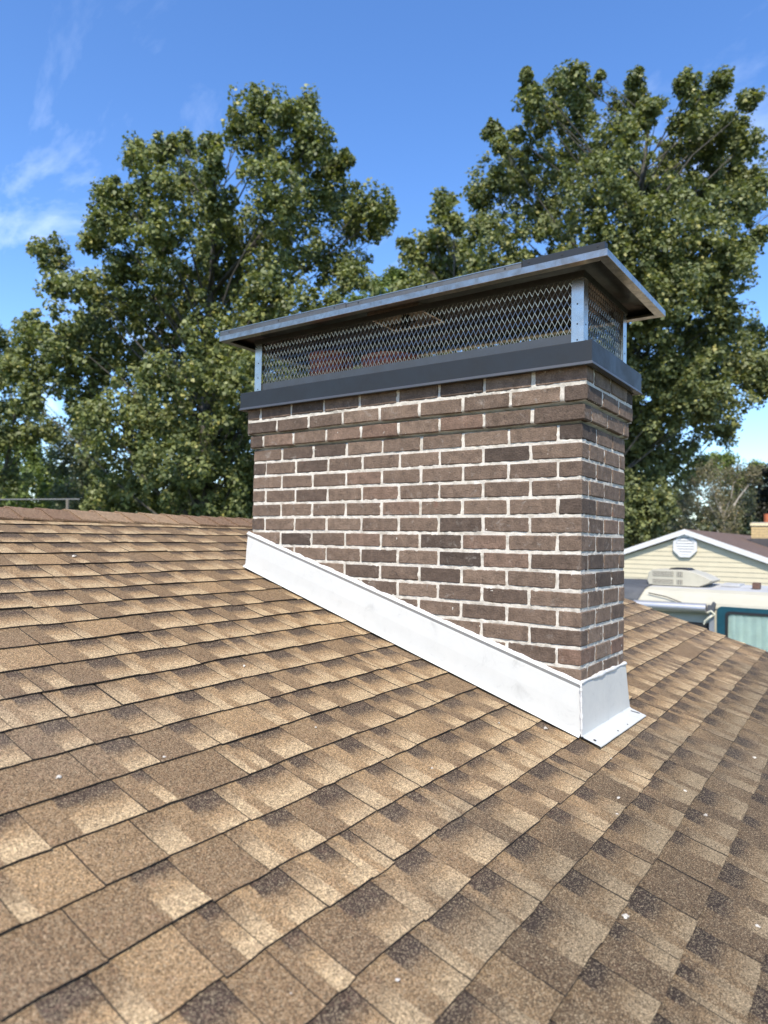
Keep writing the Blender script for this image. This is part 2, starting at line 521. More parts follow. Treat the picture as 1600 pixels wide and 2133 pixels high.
def add_tab(T, n, ya, yb, rr, lift):
    nu, nv = 3, 4
    top = -0.030
    vs = [-0.25] + [i / nv for i in range(nv + 1)]
    jb = rng.uniform(-0.003, 0.003)
    jit = [jb + rng.uniform(-0.0022, 0.0022) for _ in range(nu + 1)]
    b = len(T.V)
    rows = []
    for vi, v in enumerate(vs):
        row = []
        for ui in range(nu + 1):
            uu = ui / nu
            y = ya + (yb - ya) * uu
            xh, xl = xlow(n - 1, y), xlow(n, y)
            x = xh + (xl - xh) * v + (jit[ui] if v == 1 else 0)
            vv = max(v, 0)
            h = -0.0055 + (0.0055 + lift * (0.6 + 0.4 * uu)) * vv ** 1.7
            z = rz(x) + h + wave(x, y)
            row.append(len(T.V)); T.V.append((x, y, z))
        rows.append(row)
    def addf(ix, uvs, mi):
        T.F.append(tuple(ix)); T.UV.append(uvs); T.CO.append(rr); T.MI.append(mi)
    for i in range(len(vs) - 1):
        for j in range(nu):
            addf((rows[i][j], rows[i + 1][j], rows[i + 1][j + 1], rows[i][j + 1]),
                 [(j / nu, max(vs[i], 0)), (j / nu, vs[i + 1]), ((j + 1) / nu, vs[i + 1]), ((j + 1) / nu, max(vs[i], 0))], 0)
    # butt edge and side edges
    th = 0.0038
    lo = []
    for j in range(nu + 1):
        x, y, z = T.V[rows[-1][j]]
        lo.append(len(T.V)); T.V.append((x - 0.001, y, z - th))
    for j in range(nu):
        addf((rows[-1][j], lo[j], lo[j + 1], rows[-1][j + 1]), [(0, 1)] * 4, 1)
    for j, sgn in ((0, 1), (nu, -1)):
        prev = None
        for i in range(1, len(vs)):
            x, y, z = T.V[rows[i][j]]
            q = lo[j] if i == len(vs) - 1 else None
            if q is None:
                q = len(T.V); T.V.append((x, y, z - 0.0055))
            if prev is not None:
                f = (rows[i - 1][j], prev, q, rows[i][j])
                addf(f if sgn > 0 else f[::-1], [(0, 0.5)] * 4, 1)
            prev = q

tabs = []
for n in range(0, 34):
    y = Y0 - rng.uniform(0, 0.2)
    while y < Y1:
        w = rng.choice((0.09, 0.14, 0.16, 0.18, 0.19, 0.20, 0.21, 0.22)) + rng.uniform(-0.012, 0.012)
        ya, yb = max(y, Y0), min(y + w, Y1)
        y += w
        if yb - ya < 0.02: continue
        gap = rng.choice((0.0018, 0.0022, 0.0028, 0.0034)) if rng.random() > 0.06 else 0.008
        ya2, yb2 = ya + gap / 2, yb - (gap / 2 if yb < Y1 else 0)
        xm = xlow(n, ya) - 0.06
        if -1.66 < xm < -0.08 and ya > 0.03 and yb < 0.49: continue
        tabs.append((n, ya2, yb2))
def tab_area(t):
    n, ya, yb = t
    q = [project((x, y, rz(x))) for x, y in ((xlow(n - 1, ya), ya), (xlow(n, ya), ya), (xlow(n, yb), yb), (xlow(n - 1, yb), yb))]
    if None in q: return 0
    cx = sum(p[0] for p in q) / 4; cy = sum(p[1] for p in q) / 4
    if not (-60 < cx < 1660 and -60 < cy < 2190): return 0
    a = abs(sum(q[i][0] * q[(i + 1) % 4][1] - q[(i + 1) % 4][0] * q[i][1] for i in range(4))) / 2
    # hidden behind the chimney
    if 535 < cx < 1295 and cy < 1150 + (cx - 515) * 0.5: return 0
    return a
order = sorted(range(len(tabs)), key=lambda i: -tab_area(tabs[i]))
single = set(i for i in order[:300] if tab_area(tabs[i]) > 0)
rest = TabSet()
for i, (n, ya, yb) in enumerate(tabs):
    rr = (rng.random(), rng.random(), rng.random(), 1.0)
    lift = rng.choice((0, 0, 0.0008, 0.0015, 0.003))
    if n == 18 and ya > 0.4 and ya < 0.72: lift = 0.013
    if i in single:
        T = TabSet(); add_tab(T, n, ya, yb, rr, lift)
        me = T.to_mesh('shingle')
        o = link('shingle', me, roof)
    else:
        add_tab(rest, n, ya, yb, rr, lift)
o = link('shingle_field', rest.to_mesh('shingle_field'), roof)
o['kind'] = 'stuff'
# ridge caps, bent over the ridge, each lapping the next
ky = Y0
kpitch = 0.152
idx = 0
while ky < Y1 - 0.02:
    T = TabSet()
    rr = (rng.random(), rng.random(), rng.random(), 1)
    ye = min(ky + kpitch + 0.05, Y1 + 0.004)
    prof = [(0.178, -0.0), (0.12, 0.004), (0.05, 0.010), (0.015, 0.012), (0.0, 0.0125), (-0.015, 0.012), (-0.05, 0.010), (-0.178, 0.0)]
    jit = rng.uniform(-0.004, 0.004)
    cols = []
    for t_ in (0, 0.5, 1):
        yy = ky + (ye - ky) * t_
        lift = 0.0105 * (1 - t_) + 0.002
        ringi = []
        for dx, dz in prof:
            sk = NSK * yy
            x = RIDGE_X + dx + (jit if abs(dx) > 0.1 else 0) + sk * 0.2
            z = rz(RIDGE_X) + K * abs(dx) + dz + lift - (0.012 if abs(dx) < 0.02 else 0) + 0.5 * wave(x, yy)
            ringi.append(len(T.V)); T.V.append((x, yy - 0.018 * (abs(dx) / 0.178) * 0, z))
        cols.append(ringi)
    for i in range(2):
        for j in range(len(prof) - 1):
            T.F.append((cols[i][j], cols[i + 1][j], cols[i + 1][j + 1], cols[i][j + 1])); T.UV.append([(0, 0.5)] * 4); T.CO.append(rr); T.MI.append(0)
    lo = []
    for j in range(len(prof)):
        x, y, z = T.V[cols[0][j]]
        lo.append(len(T.V)); T.V.append((x, y + 0.002, z - 0.0115))
    for j in range(len(prof) - 1):
        T.F.append((cols[0][j], cols[0][j + 1], lo[j + 1], lo[j])); T.UV.append([(0, 0)] * 4); T.CO.append(rr); T.MI.append(1)
    lo2 = []
    for i in range(3):
        x, y, z = T.V[cols[i][0]]
        lo2.append(len(T.V)); T.V.append((x, y, z - 0.008))
    for i in range(2):
        T.F.append((cols[i][0], lo2[i], lo2[i + 1], cols[i + 1][0])); T.UV.append([(0, 0)] * 4); T.CO.append(rr); T.MI.append(1)
    me = T.to_mesh('ridge_shingle')
    me.materials.clear(); me.materials.append(M_RIDGE); me.materials.append(M_BUTT)
    link('ridge_shingle', me, roof)
    ky += kpitch
    idx += 1

# ------------------------------------------------------------------ chimney
CL, CW, CH = 1.715, 0.5187, 0.06936
chim = empty('brick_chimney', (-CL / 2, CW / 2, rz(-CL / 2)))
tag(chim, 'wide brown brick chimney with white mortar standing on the shingle roof', 'chimney')
def expand(n): return 0.025 if n <= 1 else (0.0135 if n == 2 else 0.0)
JT = 0.0118
brng = random.Random(5)
def brick_mesh(sx, sy, sz, seed):
    r_ = random.Random(seed)
    bm = bmesh.new()
    bmesh.ops.create_cube(bm, size=1.0)
    for v in bm.verts:
        v.co.x *= sx; v.co.y *= sy; v.co.z *= sz
    bmesh.ops.bevel(bm, geom=list(bm.edges), offset=0.0036, segments=1, affect='EDGES')
    for v in bm.verts:
        v.co += Vector((r_.uniform(-1, 1) * 0.0015, r_.uniform(-1, 1) * 0.0012, r_.uniform(-1, 1) * 0.0016))
    me = bpy.data.meshes.new('brick')
    bm.to_mesh(me); bm.free()
    me.materials.append(M_BRICK)
    return me
def put_brick(x0, x1, y0, y1, z0, z1, rest_bm=None):
    cx, cy, cz = (x0 + x1) / 2, (y0 + y1) / 2, (z0 + z1) / 2
    me = brick_mesh(x1 - x0, y1 - y0, z1 - z0, brng.random())
    o = bpy.data.objects.new('brick', me)
    COL.objects.link(o)
    o.parent = chim
    o.location = Vector((cx + brng.uniform(-1, 1) * 0.0006, cy + brng.uniform(-1, 1) * 0.0006, cz + brng.uniform(-1, 1) * 0.0008)) - Vector(chim.location)
    o.rotation_euler = (brng.uniform(-1, 1) * 0.006, brng.uniform(-1, 1) * 0.006, brng.uniform(-1, 1) * 0.004)
    return o
hid = MB()
DX, DY = 0.0875, 0.073
for n in range(0, 20):
    e = expand(n)
    z0 = (9 - n) * CH + JT / 2
    z1 = (9 - n + 1) * CH - JT / 2
    even = (n % 2 == 0)                 # stretcher runs to the near corner on the long face
    xa, xb, ya, yb = -CL - e, e, -e, CW + e
    scale = (xb - xa) / CL
    # long face (Y = 0)
    cuts = [0.0]
    if even:
        q = -0.2030
        while q > -CL + 0.06: cuts.append(q); q -= 0.2034
    else:
        q = -0.0925
        while q > -CL + 0.06: cuts.append(q); q -= 0.2034
    cuts.append(-CL)
    cuts = [xb + c * scale for c in cuts]
    for i in range(len(cuts) - 1):
        b1 = cuts[i] - (0 if i == 0 else JT / 2 + brng.uniform(-0.0015, 0.0015))
        b0 = cuts[i + 1] + (0 if i == len(cuts) - 2 else JT / 2 + brng.uniform(-0.0015, 0.0015))
        if not even and i == 0: continue            # header: end of a short-face brick
        if even and i == len(cuts) - 2: continue    # header of the hidden left face
        if z1 < rz(b1) - 0.01 and z1 < rz(b0) - 0.01: continue
        put_brick(b0, b1, ya, ya + DY, z0, z1)
    if even:
        # end brick of the left face showing its header
        if z1 > rz(xa):
            put_brick(xa, xa + DX - 0.003, ya, ya + 0.19, z0, z1)
    # short face (X = 0)
    if z1 > rz(0) - 0.02:
        ce = [0.0, 0.078, 0.254, 0.445, CW] if even else [0.0, 0.162, 0.349, CW]
        sc = (yb - ya) / CW
        ce = [ya + c * sc for c in ce]
        for i in range(len(ce) - 1):
            b0 = ce[i] + (0 if i == 0 else JT / 2); b1 = ce[i + 1] - (0 if i == len(ce) - 2 else JT / 2)
            if even and i == 0: continue
            put_brick(xb - DX, xb, b0, b1, z0, z1)
    # hidden far and left faces
    q = xa + (0.0 if even else 0.1)
    y_in = yb - 0.09
    while q < xb - DX - 0.02:
        q2 = min(q + 0.1936, xb - DX - 0.004)
        if z1 > rz(q): hid.box(q, q2, y_in, yb, z0, z1)
        q += 0.2034
    q = ya + (0.21 if even else DY + 0.01)
    while q < y_in - 0.03:
        q2 = min(q + 0.1936, y_in - 0.006)
        if z1 > rz(xa): hid.box(xa, xa + 0.088, q, q2, z0, z1)
        q += 0.2034
o = hid.build('back_brickwork', M_BRICK, chim); o['kind'] = 'stuff'
# mortar body: ragged joints set a few millimetres behind the brick faces
mb = MB()
def mortar_face(fix, lo, hi, n, outward, step=0.007):
    pass
def mort_d(a, z, k):
    return 0.0036 + 0.0036 * noise.noise(Vector((a * 42, z * 42, k))) + 0.0022 * noise.noise(Vector((a * 130, z * 130, k + 7)))
for n in range(0, 20):
    e = expand(n)
    zb, zt = (9 - n) * CH - 0.0001, (9 - n + 1) * CH
    if n == 0: zt = 0.70
    xa, xb, ya, yb = -CL - e, e, -e, CW + e
    nz = 8
    zs = [zb + (zt - zb) * i / nz for i in range(nz + 1)]
    nx = 230
    if n < 19:
        xs_ = [xa + (xb - xa) * i / nx for i in range(nx + 1)]
        # near-face grid
        rows = []
        for z in zs:
            k_ = (expand(n) - expand(n + 1) + 0.026) if (n in (1, 2) and z < zb + JT * 0.62) else (0.026 if (n in (2, 3) and z > zt - JT * 0.62) else 0.0)
            rows.append([(min(max(x, xa + k_ + mort_d(0, z, 1)), xb - k_ - mort_d(0, z, 2)), ya + k_ + mort_d(x, z, 0), z) for x in xs_])
        mb.grid(rows)
        ny = 74
        ys_ = [ya + (yb - ya) * i / ny for i in range(ny + 1)]
        rows = []
        for z in zs:
            k_ = (expand(n) - expand(n + 1) + 0.026) if (n in (1, 2) and z < zb + JT * 0.62) else (0.026 if (n in (2, 3) and z > zt - JT * 0.62) else 0.0)
            rows.append([(xb - k_ - mort_d(y, z, 2), min(max(y, ya + k_ + mort_d(xb, z, 0)), yb - k_ - 0.003), z) for y in ys_])
        mb.grid(rows)
        # the two hidden faces, plain
        mb.face([(xb - 0.004, yb - 0.004, zb), (xa + 0.004, yb - 0.004, zb), (xa + 0.004, yb - 0.004, zt), (xb - 0.004, yb - 0.004, zt)])
        mb.face([(xa + 0.004, yb - 0.004, zb), (xa + 0.004, ya + 0.004, zb), (xa + 0.004, ya + 0.004, zt), (xa + 0.004, yb - 0.004, zt)])
mo = mb.build('mortar', M_MORTAR, chim, smooth=True)
# cement crown and clay flues inside the cap
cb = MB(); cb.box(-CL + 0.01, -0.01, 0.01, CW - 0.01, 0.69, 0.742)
cb.build('crown', simple_mat('dark_crown', (0.05, 0.046, 0.042), 0.95, 0, 18, 0.4), chim)  # crown in one dark mottled tone
def flue(cx, cy, z1, r_):
    b = MB()
    ro, ri = r_, r_ - 0.022
    seg = 24
    rings = []
    for (rad, z) in ((ro, 0.742), (ro * 0.97, z1 - 0.03), (ro * 1.02, z1 - 0.02), (ro * 1.02, z1), (ri, z1), (ri, 0.75)):
        rings.append([(cx + rad * math.cos(2 * math.pi * k / seg), cy + rad * math.sin(2 * math.pi * k / seg), z) for k in range(seg + 1)])
    b.grid(rings)
    return b.build('flue_tile', M_CLAY, chim, smooth=False)
flue(-1.43, 0.26, 0.985, 0.115)
flue(-1.045, 0.26, 0.915, 0.150)
flue(-0.45, 0.28, 0.80, 0.12)

# ---- white flashing (side strip, front apron, sealant)
def nz_(a, b_, s, k): return noise.noise(Vector((a * s, b_ * s, k)))
fl = MB()
NXF = 90
rows = [[] for _ in range(9)]
for i in range(NXF + 1):
    x = -1.737 + (1.737 + 0.008) * i / NXF
    zt = 0.052 + (-0.471 - 0.052) * (x + 1.723) / 1.723
    zr = rz(x)
    wv = 0.0016 * nz_(x, 0, 4.0, 1.0)
    prof = [(-0.0005, zt + 0.004), (-0.009, zt + 0.0035), (-0.0155, zt - 0.001), (-0.0050, zt - 0.016), (-0.0065 + wv * .5, zt - 0.023), (-0.013 + wv, (zt + zr) / 2), (-0.0165 + wv * 0.6, zr + 0.022), (-0.019, zr + 0.016), (-0.036, zr + 0.006)]
    for j, (yy, zz) in enumerate(prof):
        rows[j].append((x, yy, zz))
fl.grid(rows)
fl.grid([[p for p in (r_[0] for r_ in rows)], [(-1.737, 0.03, p[0][2]) for p in rows]])
flash = fl.build('flashing', M_FLASH, chim, smooth=False)
flash['label'] = 'white metal flashing strip along the foot of the brickwork'
ap = MB()
rows = []
ny = 24
def apx(t): return (t)
for (xx, ylo, yhi, zf) in ((0.001, -0.006, 0.521, lambda y: -0.468), (0.006, -0.012, 0.522, lambda y: -0.474), (0.010, -0.014, 0.535, lambda y: -0.56), (0.014, -0.016, 0.556, lambda y: rz(0.014) + 0.012), (0.020, -0.018, 0.558, lambda y: rz(0.020) + 0.008), (0.083, -0.026, 0.548, lambda y: rz(0.083) + 0.0095)):
    row = []
    for i in range(ny + 1):
        y = ylo + (yhi - ylo) * i / ny
        row.append((xx + 0.0018 * nz_(y, xx, 6, 4.4) * (1 if xx < 0.02 else 0), y, zf(y) + (0.0016 * nz_(y, 1, 9, 2.2) if xx > 0.05 else 0)))
    rows.append(row)
ap.grid(rows)
# return of the apron on the far side and its thin front edge
ap.grid([[r_[-1] for r_ in rows[1:4]], [(p[0] - 0.06, p[1] + 0.002, p[2] + (0.02 if k == 2 else 0)) for k, p in enumerate(r_[-1] for r_ in rows[1:4])]])
ap.grid([rows[-1], [(p[0] + 0.0005, p[1], p[2] - 0.003) for p in rows[-1]]])
apron = ap.build('apron_flashing', M_FLASH, chim)
sb = MB()
def bead(pts, r0, amp, seedk, dest, seg=7, freq=38):
    rad, pp = [], []
    for i, p in enumerate(pts):
        s = sum(p)
        rad.append(max(0.0016, r0 * (1 + amp * noise.noise(Vector((s * freq, seedk, 0))) + 0.5 * amp * noise.noise(Vector((s * freq * 3.3, seedk, 5))))))
        pp.append(Vector(p) + Vector((0, 0, 0.002 * noise.noise(Vector((s * 25, 2, seedk))))))
    dest.tube(pp, rad, seg)
N_ = 220
sb = MB()
bead([(-1.735 + 1.738 * i / N_, -0.0035, 0.052 + (-0.523) * (-1.735 + 1.738 * i / N_ + 1.723) / 1.723 + 0.0055) for i in range(N_ + 1)], 0.0062, 0.75, 1.3, sb)
sb.build('sealant', M_CAULK, chim, smooth=True); sb = MB()
bead([(0.0045, -0.006 + 0.528 * i / 70, -0.466) for i in range(71)], 0.0072, 0.7, 4.7, sb, 7, 17)
sb.build('sealant', M_CAULK, chim, smooth=True); sb = MB()
bead([(0.006 + 0.006 * t / 40, -0.0125 - 0.005 * t / 40, -0.470 - 0.185 * t / 40) for t in range(41)], 0.0042, 0.8, 8.1, sb)
sb.build('sealant', M_CAULK, chim, smooth=True)
# nail head, slot and scrapes on the apron
nb = MB()
def disc(cx, cy, cz, r_, nrm, dest, seg=10, h=0.0012):
    nrm = Vector(nrm).normalized()
    a = nrm.orthogonal().normalized(); c_ = nrm.cross(a)
    base = Vector((cx, cy, cz))
    p0 = [base + (a * math.cos(2 * math.pi * k / seg) + c_ * math.sin(2 * math.pi * k / seg)) * r_ for k in range(seg)]
    dest.prism(p0, nrm * h)
rn = Vector((-K, 0, 1)).normalized()
disc(0.052, 0.005, rz(0.052) + 0.0105, 0.0055, rn, nb)
nb.build('nail', M_HOLE, apron, recalc=True); nb = MB()
nb.prism([(0.030, 0.512, rz(0.030) + 0.0105), (0.062, 0.530, rz(0.062) + 0.0112), (0.060, 0.534, rz(0.060) + 0.0112), (0.029, 0.516, rz(0.029) + 0.0105)], rn * 0.001)
nb.build('slot', M_HOLE, apron, recalc=True)
for ny_, nr_ in ((0.21, 0.003), (0.33, 0.0025)):
    nb = MB(); disc(0.071, ny_, rz(0.071) + 0.0105, nr_, rn, nb); nb.build('nail', M_HOLE, apron, recalc=True)

# ------------------------------------------------------------------ chimney cap
cap = empty('chimney_cap', (-CL / 2, CW / 2, 0.70))
tag(cap, 'long steel chimney cap with diamond mesh sides over the brown brick chimney', 'chimney cap')
def ring_sheet(b, levels, mi=0):
    """levels: list of (offset, z) - rectangular rings round the chimney joined into a sheet"""
    for (o0, z0), (o1, z1) in zip(levels[:-1], levels[1:]):
        def cs(o, z): return [(-CL - o, -o, z), (o, -o, z), (o, CW + o, z), (-CL - o, CW + o, z)]
        a, c_ = cs(o0, z0), cs(o1, z1)
        for k in range(4):
            k2 = (k + 1) % 4
            b.face([a[k], a[k2], c_[k2], c_[k]], mi)
sk = MB()
ring_sheet(sk, [(0.0525, 0.6935), (0.0525, 0.767), (0.0510, 0.7695), (-0.004, 0.771)])
sk.build('base_skirt', M_SLATE, cap, recalc=False)
lp = MB()
ring_sheet(lp, [(0.030, 0.6835), (0.0575, 0.6815), (0.0578, 0.6835), (0.0526, 0.6935)])
lp.build('drip_lip', make_metal('slate_lip_sheen', (0.10, 0.106, 0.115), 0.4, 0.1, 8, 0.6), cap)  # paler than the skirt: sky reflection put into the colour
fgm = MB()
ring_sheet(fgm, [(-0.004, 0.7712), (-0.004, 0.818), (-0.0055, 0.818), (-0.0055, 0.7712)])
fgm.build('inner_flange', make_metal('grey_flange_metal', (0.085, 0.09, 0.095), 0.4, 0.15, 10, 0.5), cap)
# posts: steel angles at the corners
PT = 0.0025
def post(cx, cy, sx, sy):
    b = MB()
    w = 0.047
    z0, z1 = 0.7715, 1.045
    def bx(xa, xb, ya, yb): b.box(min(xa, xb), max(xa, xb), min(ya, yb), max(ya, yb), z0, z1)
    bx(cx, cx - sx * w, cy, cy - sy * PT)
    bx(cx, cx - sx * PT, cy - sy * PT, cy - sy * w)
    o = b.build('post', M_POST, cap)
    for zz in (0.79, 0.85, 0.925):
        h = MB(); disc(cx - sx * 0.024, cy, zz, 0.0032, (0, sy, 0), h, 10, 0.0008); h.build('rivet', M_HOLE, o, recalc=True)
        h = MB(); disc(cx, cy - sy * 0.024, zz, 0.0032, (sx, 0, 0), h, 10, 0.0008); h.build('rivet', M_HOLE, o, recalc=True)
PO = 0.0035
for cx, cy, sx, sy in ((PO, -PO, 1, -1), (PO, CW + PO, 1, 1), (-CL - PO, -PO, -1, -1), (-CL - PO, CW + PO, -1, 1)):
    post(cx, cy, sx, sy)
# expanded metal screens
def screen(p0, p1, z0, z1):
    p0, p1 = Vector(p0), Vector(p1)
    ln = (p1 - p0).length
    d = (p1 - p0) / ln
    nrm = Vector((d.y, -d.x, 0))
    cw_, ch_ = 0.0234, 0.0445
    nxc = int(round(ln / cw_)); cw_ = ln / nxc
    b = MB()
    hw, ht = 0.0010, 0.0010
    def strand(a, c_):
        a, c_ = Vector(a), Vector(c_)
        t = (c_ - a).normalized()
        s = t.cross(nrm)
        i0 = len(b.v)
        for q in (a, c_):
            for (sa, sb_) in ((-1, -1), (1, -1), (1, 1), (-1, 1)):
                b.v.append(tuple(q + s * hw * sa + nrm * ht * sb_))
        for k in range(4):
            k2 = (k + 1) % 4
            b.f.append((i0 + k, i0 + k2, i0 + 4 + k2, i0 + 4 + k)); b.mi.append(0)
    rows_ = int(math.ceil((z1 - z0) / (ch_ / 2)))
    for r_ in range(rows_):
        za, zb = z0 + r_ * ch_ / 2, min(z0 + (r_ + 1) * ch_ / 2, z1)
        fr = (zb - za) / (ch_ / 2)
        bow = nrm * 0.0015
        for i in range(nxc + 1):
            if r_ % 2 == 0:
                xa = i * cw_
                for xb in (xa - cw_ / 2, xa + cw_ / 2):
                    if 0 <= xb <= ln: strand(p0 + d * xa + Vector((0, 0, za)) - bow, p0 + d * (xa + (xb - xa) * fr) + Vector((0, 0, zb)) + bow)
            else:
                xb = i * cw_
                for xa in (xb - cw_ / 2, xb + cw_ / 2):
                    if 0 <= xa <= ln: strand(p0 + d * xa + Vector((0, 0, za)) + bow, p0 + d * (xa + (xb - xa) * fr) + Vector((0, 0, zb)) - bow)
    b.build('mesh_screen', M_WIRE, cap)
IN = 0.0070
screen((-CL + 0.042, IN, 0), (-0.042, IN, 0), 0.812, 1.042)
screen((-IN, 0.042, 0), (-IN, CW - 0.042, 0), 0.812, 1.042)
screen((-0.042, CW - IN, 0), (-CL + 0.042, CW - IN, 0), 0.812, 1.042)
screen((-CL + IN, CW - 0.042, 0), (-CL + IN, 0.042, 0), 0.812, 1.042)
# lid: hipped sheet with a folded drip edge
LO = 0.132
LZ0, LZ1 = 1.030, 1.056
ld = MB()
ring_sheet(ld, [(LO - 0.036, LZ0 + 0.004), (LO - 0.036, LZ0 + 0.001), (LO - 0.001, LZ0), (LO, LZ0 + 0.001), (LO, LZ1 - 0.001), (LO - 0.0015, LZ1)])
hx0, hx1 = -CL - LO, LO
hy0, hy1 = -LO, CW + LO
ymid = CW / 2
hw_ = (hy1 - hy0) / 2
ra, rb_ = (hx0 + hw_ * 0.95, ymid, LZ1 + 0.055), (hx1 - hw_ * 0.95, ymid, LZ1 + 0.055)
i_ = 0.0015
A, B_, C_, D_ = (hx0 + i_, hy0 + i_, LZ1), (hx1 - i_, hy0 + i_, LZ1), (hx1 - i_, hy1 - i_, LZ1), (hx0 + i_, hy1 - i_, LZ1)
ld.face([A, B_, rb_, ra]); ld.face([B_, C_, rb_]); ld.face([C_, D_, ra, rb_]); ld.face([D_, A, ra])
lid = ld.build('lid', M_STEEL, cap)
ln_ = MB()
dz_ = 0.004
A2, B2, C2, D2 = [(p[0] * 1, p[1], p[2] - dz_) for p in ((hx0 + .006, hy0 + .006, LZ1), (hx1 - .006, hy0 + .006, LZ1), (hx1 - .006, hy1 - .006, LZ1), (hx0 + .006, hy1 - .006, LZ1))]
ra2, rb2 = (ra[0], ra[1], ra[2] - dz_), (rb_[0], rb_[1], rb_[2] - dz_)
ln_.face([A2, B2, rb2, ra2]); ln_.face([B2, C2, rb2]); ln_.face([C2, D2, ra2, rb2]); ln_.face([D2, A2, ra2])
ln_.build('lid_shade_sheet', make_metal('lid_shade_metal', (0.014, 0.011, 0.009), 0.35, 0.3, 9, 0.35), lid)  # dark sheet added below the steel; its colour carries the underside's shade
lid['label'] = 'low hipped stainless lid with a folded drip edge'
M_DULLF = make_metal('dark_frame_metal', (0.10, 0.09, 0.08), 0.45, 0.2, 16, 0.8)
# frame angles under the lid
fr = MB()
for (o_, z_) in ((0.0, 0),):
    ring_sheet(fr, [(0.0062, 1.048), (0.0062, 1.022), (0.004, 1.022), (0.004, 1.048)])
fr.build('top_frame', M_DULLF, cap)
# standing hem strips on the near edge of the lid, in three lengths
def hem(x0, x1, h, mt, bend):
    b = MB()
    y = -LO + 0.004
    b.grid([[(x0, y, LZ1 - 0.004), (x1, y, LZ1 - 0.004)], [(x0, y, LZ1 + h - 0.002), (x1, y, LZ1 + h - 0.002)], [(x0, y + 0.003, LZ1 + h), (x1, y + 0.003, LZ1 + h)], [(x0, y + 0.03, LZ1 + h + bend), (x1, y + 0.03, LZ1 + h + bend)]])
    b.face([(x1, y, LZ1 - 0.004), (x1, y + 0.03, LZ1 - 0.004), (x1, y + 0.03, LZ1 + h), (x1, y, LZ1 + h)])
    b.face([(x0, y, LZ1 - 0.004), (x0, y + 0.03, LZ1 - 0.004), (x0, y + 0.03, LZ1 + h), (x0, y, LZ1 + h)])
    o = b.build('hem_strip', mt, lid)
    for q in (0.08, 0.5, 0.92):
        h_ = MB(); disc(x0 + (x1 - x0) * q, y, LZ1 + h * 0.55, 0.0038, (0, -1, 0), h_, 10, 0.0015)
        h_.build('rivet', M_HOLE, lid, recalc=True)
    if mt is not M_SLATE:
        e_ = MB(); e_.box(x0, x1, y - 0.0015, y + 0.002, LZ1 + h - 0.002, LZ1 + h + 0.0015); e_.build('hem_edge', M_WIRE, lid)
M_DULL = make_metal('dull_weathered_steel', (0.20, 0.19, 0.175), 0.45, 0.3, 16, 0.9)
hem(-1.846, -1.027, 0.024, M_DULL, 0.001)
hem(-1.023, -0.190, 0.021, M_DULL, 0.001)
hem(-0.186, 0.122, 0.028, M_SLATE, 0.001)
# square damper plate hung under the lid
dp = MB()
px0, px1, py0, py1, pz = -1.02, -0.74, 0.02, 0.25, 1.045
dp.box(px0, px1, py0, py0 + 0.012, pz, pz + 0.03); dp.box(px0, px1, py1 - 0.012, py1, pz, pz + 0.03)
dp.box(px0, px0 + 0.012, py0 + 0.012, py1 - 0.012, pz, pz + 0.03); dp.box(px1 - 0.012, px1, py0 + 0.012, py1 - 0.012, pz, pz + 0.03)
dmp = dp.build('damper_frame', M_POST, cap)
d2 = MB(); d2.box(px0 + 0.013, px1 - 0.013, py0 + 0.013, py1 - 0.013, pz + 0.022, pz + 0.026)
d2.build('damper_plate', M_TAN, cap)
d3 = MB()
d3.tube([(-0.88, 0.13, pz - 0.03), (-0.88, 0.13, pz + 0.021)], 0.022, 10)
d3.tube([(-0.95, 0.13, pz - 0.012), (-0.82, 0.12, pz - 0.018)], 0.006, 8)
d3.build('damper_knob', M_HOLE, cap)

# ------------------------------------------------------------------ mortar crumbs on the roof
crng = random.Random(3)
spots = [(-0.55, -1.658, .007, 'below the tan tab at the far left of the roof'), (-0.518, -1.41, .005, ''), (-0.096, -0.085, .009, ''), (0.424, -0.88, .008, ''), (0.236, -0.322, .006, ''), (0.265, -0.43, .006, ''),
         (0.358, -0.009, .006, ''), (0.442, -0.117, .007, ''), (-0.849, -0.847, .007, ''), (-0.459, -0.924, .004, ''), (0.468, 0.676, .007, ''), (0.648, -0.594, .006, ''), (0.128, -0.058, .005, ''),
         (0.209, -1.466, .004, ''), (-0.154, -0.768, .004, ''), (-0.202, -0.245, .005, ''), (-1.927, -0.828, .010, '')]
clabels = ['largest white mortar crumb at the left of the roof', 'white mortar crumb in the left half of the roof, second from the left edge',
           'round white mortar crumb beside the foot of the white side flashing', 'bright white mortar crumb at a tab corner low on the right of the roof',
           'pale mortar crumb below the apron flashing, upper of a close pair', 'pale mortar crumb below the apron flashing, lower of a close pair',
           'long pale mortar crumb to the right below the apron flashing', 'flat pale mortar crumb right of centre among grey brown tabs',
           'white mortar crumb by a scuffed tab left of the side flashing', 'tiny white mortar crumb near the middle of the left roof half',
           'pale mortar crumb near the right edge of the photo', 'pale mortar crumb near the lower right edge of the photo',
           'small crumb just below the near corner of the apron flashing', 'tiny pale crumb low in the middle of the roof',
           'tiny pale crumb on tabs left of the chimney foot', 'small pale crumb under the side flashing near its low end', 'white flake on the tabs near the ridge at the left']
